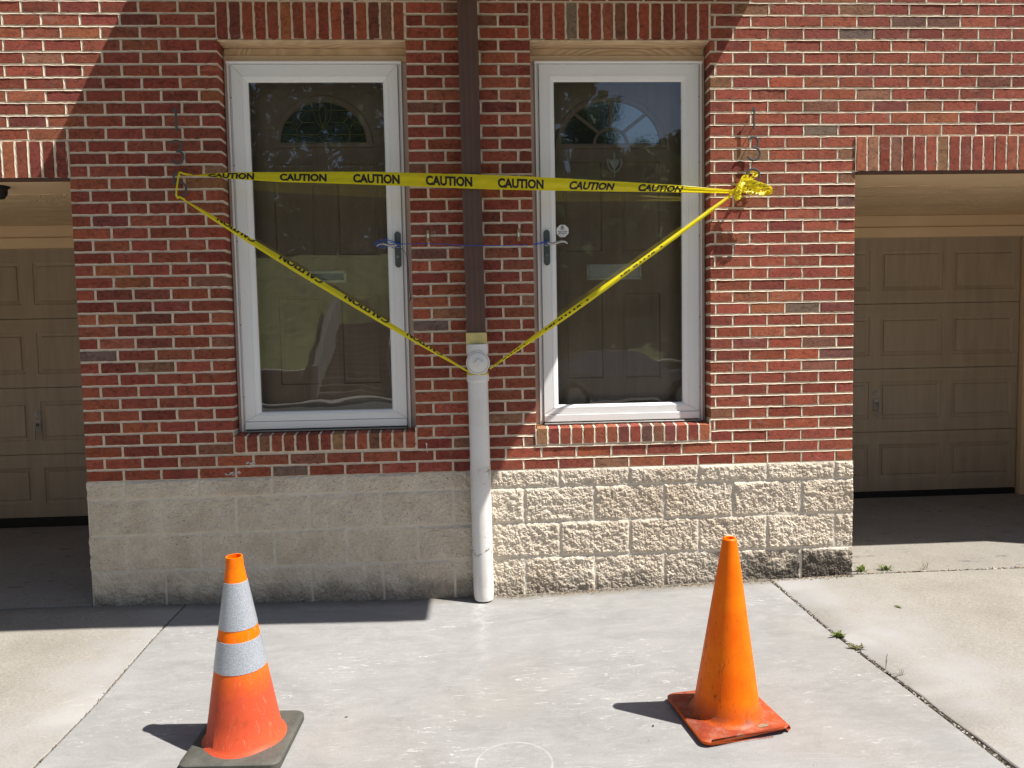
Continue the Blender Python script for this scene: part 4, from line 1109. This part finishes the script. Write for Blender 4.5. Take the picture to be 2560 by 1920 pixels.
def sheet(name, x0, x1, y0, y1, fz, mat, nx=20, ny=20, kind='structure'):
    m_ = MB(); vv = [(x0+(x1-x0)*i/nx, y0+(y1-y0)*j/ny, fz(x0+(x1-x0)*i/nx, y0+(y1-y0)*j/ny)) for j in range(ny+1) for i in range(nx+1)]
    m_.add(vv, [(j*(nx+1)+i, j*(nx+1)+i+1, (j+1)*(nx+1)+i+1, (j+1)*(nx+1)+i) for j in range(ny) for i in range(nx)])
    o = m_.build(name, mat, smooth='all'); o['kind'] = kind; return o
sheet('soil_bed', -7, 11, -5.5, 2.2, lambda x, y: gz(x, y)-.016, M['soil'], 60, 60)
sheet('ground', -400, 400, -400, 400, lambda x, y: -1.35, M['soil'], 8, 8)
sheet('street', -90, 90, -17.3, -5.4, lambda x, y: float(np.interp(y, [-9.5, -5.4], [-1.14, -.945])), M['asphalt'], 10, 12)
# grit and debris lodged in the joints and along the wall foot
def grit(name, pts_fn, n, label, smin, smax, mats, seed):
    r_ = random.Random(seed); m_ = MB()
    for i in range(n):
        x, y = pts_fn(r_); s_ = r_.uniform(smin, smax); z = gz(x, y)
        a_ = r_.uniform(0, 6.28); nn = 5
        pv = [(x+s_*r_.uniform(.6, 1.2)*math.cos(a_+2*PI*k/nn), y+s_*r_.uniform(.6, 1.2)*math.sin(a_+2*PI*k/nn), z-.002+r_.uniform(0, .3)*s_) for k in range(nn)]+[(x, y, z+s_*r_.uniform(.3, .8))]
        m_.add(pv, [(k, (k+1) % nn, nn) for k in range(nn)], r_.randrange(len(mats)))
    o = m_.build(name, mats, smooth='all'); tag(o, label, 'debris', kind='stuff'); return o
grit('joint_debris', lambda r: (lambda y: (jx(JR, y)+r.gauss(0, .005), y))(-r.random()**1.0*2.3), 1100, 'dark crumbs and grit filling the right pavement joint', .0015, .0055, [M['kerb'], M['soil'], M['soil'], M['soil']], 3)
grit('wall_foot_debris', lambda r: (r.uniform(2.25, 4.37), -abs(r.gauss(0, .020))-.016), 2600, 'dark soil crumbs along the foot of the block wall', .002, .007, [M['soil'], M['soil'], M['soil'], M['dry']], 4)
grit('garage_line_debris', lambda r: (r.uniform(4.40, 5.9), r.gauss(.0, .008)), 260, 'crumbs along the right garage threshold joint', .002, .008, [M['soil'], M['dry'], M['kerb']], 6)
grit('slab_debris', lambda r: (r.uniform(-.6, 5.6), -r.random()**.8*2.0-.05), 330, 'scattered specks of grit on the concrete', .0012, .0035, [M['soil'], M['dry'], M['soil']], 8)
grit('left_joint_debris', lambda r: (lambda y: (jx(JL, y)+r.gauss(0, .003), y))(-r.random()*2.0), 260, 'pale crumbs in the left pavement joint', .001, .004, [M['soil'], M['dry'], M['soil']], 9)

# weeds and dry leaves
def weed(x, y, n, h, spread, mat, label, seed, wl=.011):
    r_ = random.Random(seed); z = gz(x, y)
    root = tag(empty('weed', (x, y, z-.004)), label, 'weed', 'weeds in the concrete joints'); m_ = MB()
    for i in range(n):
        a_ = r_.uniform(0, 2*PI); l = h*r_.uniform(.5, 1.0); sp = spread*r_.uniform(.3, .85); bx, by = r_.gauss(0, spread*.22), r_.gauss(0, spread*.12)
        c_, s_ = math.cos(a_), math.sin(a_)*.7; w_ = wl*r_.uniform(.7, 1.2)
        vv = []
        for k in range(5):
            t_ = k/4; px, py, pz = bx+c_*sp*t_, by+s_*sp*t_, l*math.sin(t_*PI*.62)
            ww = w_*math.sin(PI*min(.97, t_*.85+.12))*.5
            vv += [(px-s_*ww, py+c_*ww, pz), (px+s_*ww, py-c_*ww, pz+.001)]
        m_.add(vv, [(2*k, 2*k+1, 2*k+3, 2*k+2) for k in range(4)])
    m_.build('leaves', mat, root, 'all')
weed(4.445, .03, 26, .042, .055, M['weed'], 'bright green tuft touching the right corner of the block wall', 1)
weed(4.600, .035, 24, .034, .060, M['weed'], 'bright green tuft on the garage line, second from the wall corner', 2)
weed(3.905, -.80, 30, .030, .050, M['weed'], 'leafy weed in the right pavement joint, farther of two', 3, .012)
weed(3.925, -.93, 26, .024, .060, M['weedd'], 'sparser olive weed in the right pavement joint, nearer of two', 4, .010)
weed(4.83, .03, 9, .045, .05, M['weedd'], 'dry thin sprigs on the right garage line', 5, .004)
weed(3.955, -1.13, 5, .075, .02, M['weedd'], 'single thin upright stalk in the right pavement joint', 6, .003)
weed(3.985, -1.20, 7, .045, .05, M['weedd'], 'short dead stalks beside the upright stalk in the joint', 7, .003)
def leaf(x, y, s_, rz, mat, label, seed):
    r_ = random.Random(seed); z = gz(x, y); o = MB()
    pts = [(0, -s_*.3), (s_*.35, -s_*.28), (s_*.8, -s_*.1), (s_*1.1, 0), (s_*.8, s_*.14), (s_*.3, s_*.3), (0, s_*.22), (-s_*.5, .0)]
    vv = [(a_*math.cos(rz)-b_*math.sin(rz), a_*math.sin(rz)+b_*math.cos(rz), .002+r_.uniform(0, .35)*s_*.5) for a_, b_ in pts]
    o.add(vv+[(0.2*s_, 0, .002)], [(k, (k+1) % 8, 8) for k in range(8)])
    ob = o.build('leaf', mat); ob.location = (x, y, z); tag(ob, label, 'leaf', 'leaves fallen on the concrete')
leaf(4.375, -.51, .030, 2.2, M['weed'], 'twisted green leaf lying alone on the right slab', 1)
leaf(3.36, -.035, .024, .1, M['dry'], 'dry tan leaf at the wall foot behind the plain cone', 2)
leaf(4.78, .0, .030, .4, M['dry'], 'dry leaf on the right garage line', 3)
leaf(1.60, -1.26, .011, .3, M['soil'], 'small dark curled leaf on the middle slab', 4)
leaf(2.83, -1.46, .013, 1.3, M['soil'], 'dark crumbled leaf just left of the plain cone base', 5)

# ------------------------------------------------------------------ cones
def sqbase(m_, half, z0, z1, rc, taper, hole, mi=0, sk=1.0):
    """rounded-square base plate with a sloped top rising to the cone"""
    def rs(h, r_, z, n=6):
        pts = []
        for q_, (sx, sy) in enumerate(((1, 1), (-1, 1), (-1, -1), (1, -1))):
            for i in range(n+1):
                a_ = q_*PI/2+i*PI/2/n; pts.append((sx*(h-r_)+r_*math.cos(a_), sy*(h-r_)+r_*math.sin(a_), z))
        return pts
    R = [rs(half-.004, rc, z0), rs(half, rc, z0+.006), rs(half, rc, z1-.008), rs(half-.006, rc, z1-.002), rs(half-.02, rc, z1)]
    n = len(R[0]); circ = []
    for p in R[-1]:
        a_ = math.atan2(p[1], p[0]); circ.append((hole*math.cos(a_), hole*math.sin(a_), z1+taper))
    R.append(circ); vv = [p for r_ in R for p in r_]
    m_.add(vv, [(i*n+j, i*n+(j+1) % n, (i+1)*n+(j+1) % n, (i+1)*n+j) for i in range(len(R)-1) for j in range(n)]+[tuple(reversed(range(n)))], mi)
SL = math.atan(.04)
c1 = tag(empty('traffic_cone', (1.243, -1.432, gz(1.243, -1.432)), math.radians(-3)), 'worn orange cone with two white reflective bands on a black rubber base', 'traffic cone', 'traffic cones in front of the doors')
c1.rotation_euler.x = SL
H = .748
def cr(z, rb=.143, rt=.0265, hb=.035): return rb+(rt-rb)*(z-hb)/(H-hb)
m = MB(); sqbase(m, .186, .0, .036, .035, .004, .150); m.build('base', M['rubber'], c1, True)
m = MB(); m.lathe([(.158, .036), (.150, .044), (cr(.055), .055), (cr(.14), .14), (cr(.22), .22), (cr(.31), .31), (cr(.40), .40), (cr(.50), .50), (cr(.61), .61), (cr(.70), .70), (cr(.711), .711), (cr(.716)-.001, H), (cr(.716)-.006, H), (cr(.70)-.008, .70), (cr(.5)-.008, .5)], (0, 0, 0), 64); m.build('body', M['cone1'], c1, True)
for z0, z1 in ((.482, .655), (.324, .438)):
    m = MB(); m.lathe([(cr(z0)+.0004, z0-.0006), (cr(z0)+.0016, z0), (cr((z0+z1)/2)+.0016, (z0+z1)/2), (cr(z1)+.0016, z1), (cr(z1)+.0004, z1+.0006)], (0, 0, 0), 64); m.build('reflective_band', M['refl'], c1, True)
c2 = tag(empty('traffic_cone', (3.135, -1.425, gz(3.135, -1.425)), math.radians(8)), 'plain bright orange cone without bands on a chipped orange base', 'traffic cone', 'traffic cones in front of the doors')
c2.rotation_euler.x = SL
def cr2(z): return .131+(.0255-.131)*(z-.03)/(.742-.03)
m = MB(); sqbase(m, .184, .004, .026, .030, .006, .150)
vv2 = []
for (x, y, z) in m.v:
    # chipped and lifted front right corner
    if x > .115 and y < -.172 and z < .02: y += .012+random.uniform(0, .006); z += .010
    if y < -.175 and z < .012 and x < .1: z += random.uniform(-.002, .002)
    d_ = max(0, (x-y)-.25); z += d_*.10
    vv2.append((x, y, z))
m.v = vv2; m.build('base', m_cone_base(), c2, True)
m = MB(); m.lathe([(.150, .029), (.139, .034), (.132, .044), (cr2(.06), .06), (cr2(.14), .14), (cr2(.25), .25), (cr2(.4), .4), (cr2(.55), .55), (cr2(.68), .68), (.0285, .722), (.0275, .730), (.0215, .736), (.0165, .734), (.0155, .72), (.02, .57)], (0, 0, 0), 64); m.build('body', M['cone2'], c2, True)
# ragged moulding flash under the front edge, scuffed patch
m = MB()
for i in range(46):
    x = -.160+i*.0058
    if x < .10: m.add([(x, -.182, .010), (x+.0058, -.182, .010), (x+.003+random.uniform(-.001, .001), -.183, .002+random.uniform(0, .003))], [(0, 2, 1)])
m.build('torn_edge', M['cone2'], c2)
m = MB(); m.add([(.058, -.150, .0305), (.098, -.152, .0335), (.103, -.137, .0335), (.080, -.128, .0320), (.060, -.136, .0308)], [(0, 1, 2, 3, 4)]); m.build('scuff_patch', M['dry'], c2)

# ------------------------------------------------------------------ the other side of the street (seen reflected in the glass)
def lawn_z(x, y):
    d = -17.9-y
    return -.30+min(d, 9.5)*.47+max(0, min(d-9.5, 30))*.08+.25*math.sin(x*.21)*min(1, d/6)-(1.1 if -2.6 < x < .2 and d < 5.2 else 0)
o = sheet('lawn', -60, 60, -60, -17.9, lawn_z, M['grass'], 240, 80); 
m = MB(); m.bbox(-60, 60, -17.5, -17.3, -1.25, -1.0, .02); ob = m.build('kerb', M['kerb']); ob['kind'] = 'structure'
sheet('footpath', -60, 60, -17.9, -17.5, lambda x, y: -1.0, M['kerb'], 4, 1)
rw = tag(empty('retaining_wall', (-10, -18, -1.1)), 'low dark retaining wall along the far side of the street', 'wall')
m = MB()
for a_, b_ in ((-60, -2.7), (.3, 60)): m.bbox(a_+10, b_+10, -.15, .15, 0, .88, .02)
m.build('wall_body', M['rock'], rw)
m = MB()
for a_, b_ in ((-60, -2.7), (.3, 60)): m.bbox(a_+10, b_+10, -.19, .19, .881, .94, .01)
m.build('coping', M['kerb'], rw)
stp = tag(empty('garden_steps', (-1.2, -17.7, -1.05)), 'dark steps with pale nosings climbing the far lawn between low side walls', 'steps')
m = MB(); m2 = MB()
for i in range(13):
    m.box(-1.1, 1.2, -.2-i*.36-.40, -.2-i*.36, 0.0 if i == 0 else i*.17-.2, (i+1)*.17); m2.box(-1.1, 1.2, -.2-i*.36-.05, -.19-i*.36, (i+1)*.17, (i+1)*.17+.025)
m.build('step', M['rock'], stp); m2.build('nosing', M['kerb'], stp)
for x in (-1.28, 1.22):
    m = MB(); m.add([(x, -.1, 0), (x+.16, -.1, 0), (x+.16, -5.0, 0), (x, -5.0, 0), (x, -.1, .95), (x+.16, -.1, .95), (x+.16, -5.0, 3.45), (x, -5.0, 3.45)], [(0, 3, 2, 1), (4, 5, 6, 7), (0, 1, 5, 4), (1, 2, 6, 5), (2, 3, 7, 6), (3, 0, 4, 7)])
    m.build('side_wall', M['asphalt'], stp)
m = MB(); m.tube([(1.0, -.3, .3), (1.0, -.3, 1.5), (1.0, -4.8, 4.0), (1.0, -4.8, 2.4)], .022, 8); m.build('handrail', M['zinc'], stp)

def make_tree(x, y, h, cr_, seed, label, base_h=.25):
    r_ = random.Random(seed); z0 = lawn_z(x, y)-.1
    root = tag(empty('tree', (x, y, z0)), label, 'tree', 'trees beyond the street')
    t_ = MB(); t_.tube([(0, 0, 0), (.1, 0, h*.25), (.05, .1, h*.5), (0, 0, h*.8)], .26*h/11, 10, radii=[1.3, 1, .7, .25])
    cl = []
    for k in range(9):
        a_ = r_.uniform(0, 2*PI); zz = h*r_.uniform(.28, .7); e_ = cr_*r_.uniform(.5, .9)
        p = (math.cos(a_)*e_, math.sin(a_)*e_, zz+h*.12); t_.tube([(0, 0, zz), (p[0]*.5, p[1]*.5, zz+h*.05), p], .09*h/11, 6, radii=[1, .6, .2])
    t_.build('trunk', M['bark'], root, True)
    f_ = MB(); n = 84
    for k in range(n):
        u = r_.uniform(base_h, 1); rad = cr_*math.sqrt(max(0.02, 1-((u-.55)/.5)**2))*r_.uniform(.35, 1.0); a_ = r_.uniform(0, 2*PI)
        cx_, cy_, cz_ = math.cos(a_)*rad, math.sin(a_)*rad, u*h; s_ = cr_*r_.uniform(.18, .34)
        for q_ in range(48):
            d = Vector((r_.gauss(0, 1), r_.gauss(0, 1), r_.gauss(0, .8))); d = d.normalized()*s_*r_.uniform(.5, 1.05)
            c_ = Vector((cx_, cy_, cz_))+d; ax = Vector((r_.gauss(0, 1), r_.gauss(0, 1), r_.gauss(0, 1))).normalized(); bx = ax.cross(Vector((r_.gauss(0, 1), r_.gauss(0, 1), r_.gauss(0, 1)))).normalized(); l = r_.uniform(.16, .34)
            f_.add([c_-ax*l, c_+bx*l*.55, c_+ax*l, c_-bx*l*.55], [(0, 1, 2, 3)])
    f_.build('crown', M['leaf'], root)
TREES = [(-17, -35, 13.5, 4.6, 'broad dark tree farthest left on the bank'), (-11, -34, 13, 4.4, 'second tree from the left on the bank'), (-5.4, -36, 14.5, 4.6, 'tall tree behind the head of the steps'), (-.4, -34, 14, 4.2, 'dense tree right of the steps on the bank'),
         (4.4, -35, 15, 3.9, 'tallest tree, in the middle of the bank'), (7.4, -33, 8.5, 2.4, 'narrow tree beside the tallest one'), (11.6, -34, 5.0, 2.4, 'low wide tree filling the gap in the skyline'), (16.0, -33, 9.6, 3.2, 'round tree right of the skyline gap'), (22.0, -35, 12, 4.4, 'large tree farthest right on the bank'),
         (5.6, -20.8, 4.6, 2.1, 'bushy small tree on the slope behind the parked car'), (8.8, -22.0, 4.4, 2.4, 'rounded shrub on the slope right of the parked car'), (12.0, -21.0, 4.9, 2.2, 'tall leafy shrub at the right end of the slope')]
for i, (x, y, h, c_, lb) in enumerate(TREES):
    make_tree(x, y, h, c_, 20+i, lb, .10 if i < 9 else .03)

# far wood closing the view under the crowns
fm = MB(); r_ = random.Random(77)
for k in range(760):
    cx_ = r_.uniform(-34, 40); top = 15.0 if cx_ < 6.5 else (9.5 if cx_ > 16 else 7.0)
    cz_ = r_.uniform(3.5, top) if k % 2 else r_.uniform(4.0, 8.0)-(1.5 if 6.5 < cx_ < 16 else 0); cy_ = -39-r_.uniform(0, 3)
    for q_ in range(34):
        c_ = Vector((cx_+r_.gauss(0, .9), cy_+r_.gauss(0, .6), cz_+r_.gauss(0, .7))); ax = Vector((r_.gauss(0, 1), r_.gauss(0, 1), r_.gauss(0, 1))).normalized(); bx = ax.cross(Vector((r_.gauss(0, 1), r_.gauss(0, 1), r_.gauss(0, 1)))).normalized(); l = r_.uniform(.25, .5)
        fm.add([c_-ax*l, c_+bx*l*.6, c_+ax*l, c_-bx*l*.6], [(0, 1, 2, 3)])
tag(fm.build('far_wood', M['leaf']), 'dark mass of woodland behind the bank trees', 'woodland', kind='stuff')

# parked car
car = tag(empty('parked_car', (5.9, -14.6, -1.13)), 'grey saloon car parked across the street', 'car')
def prism(m_, prof, hw, mi=0, taper=None):
    n = len(prof); vv = [(x, -hw*(taper(z) if taper else 1), z) for x, z in prof]+[(x, hw*(taper(z) if taper else 1), z) for x, z in prof]
    m_.add(vv, [tuple(range(n)), tuple(reversed(range(n, 2*n)))]+[(i, i+n, (i+1) % n+n, (i+1) % n) for i in range(n)], mi)
bodyp = [(-2.2, .30), (-1.75, .28), (-1.72, .45), (-1.55, .62), (-1.30, .68), (-1.05, .62), (-.88, .45), (-.85, .25), (.98, .25), (1.01, .45), (1.18, .62), (1.42, .68), (1.68, .62), (1.85, .45), (1.88, .28), (2.25, .32), (2.30, .55), (2.15, .74), (1.2, .90), (-1.6, .96), (-2.2, .90), (-2.28, .6)]
m = MB(); prism(m, bodyp, .88, taper=lambda z: 1 if z < .75 else .95); m.build('body', M['carpaint'], car, True)
m = MB(); prism(m, [(1.15, .895), (.35, 1.36), (-.9, 1.40), (-1.75, .955)], .80, taper=lambda z: 1 if z < 1.1 else .78); m.build('windows', M['carglass'], car)
m = MB(); prism(m, [(.36, 1.362), (-.92, 1.402), (-.9, 1.425), (.3, 1.39)], .62); m.build('roof', M['carpaint'], car)
for x in (-1.30, 1.43):
    for y in (-.86, .86):
        w_ = MB(); w_.lathe([(.20, -.1), (.31, -.1), (.33, -.06), (.33, .06), (.31, .1), (.20, .1)], (x, y, .33), 28, axis='y'); wo = w_.build('wheel', M['black'], car, True)
        w_ = MB(); w_.lathe([(0, -.07), (.19, -.09), (.2, -.1), (.2, .1), (.19, .09), (0, .07)], (x, y, .33), 20, axis='y'); w_.build('rim', M['steel'], wo, True)
for y in (-.62, .62):
    m = MB(); m.bbox(2.20, 2.285, y-.16, y+.16, .56, .68, .02); m.build('headlight', M['sticker'], car)
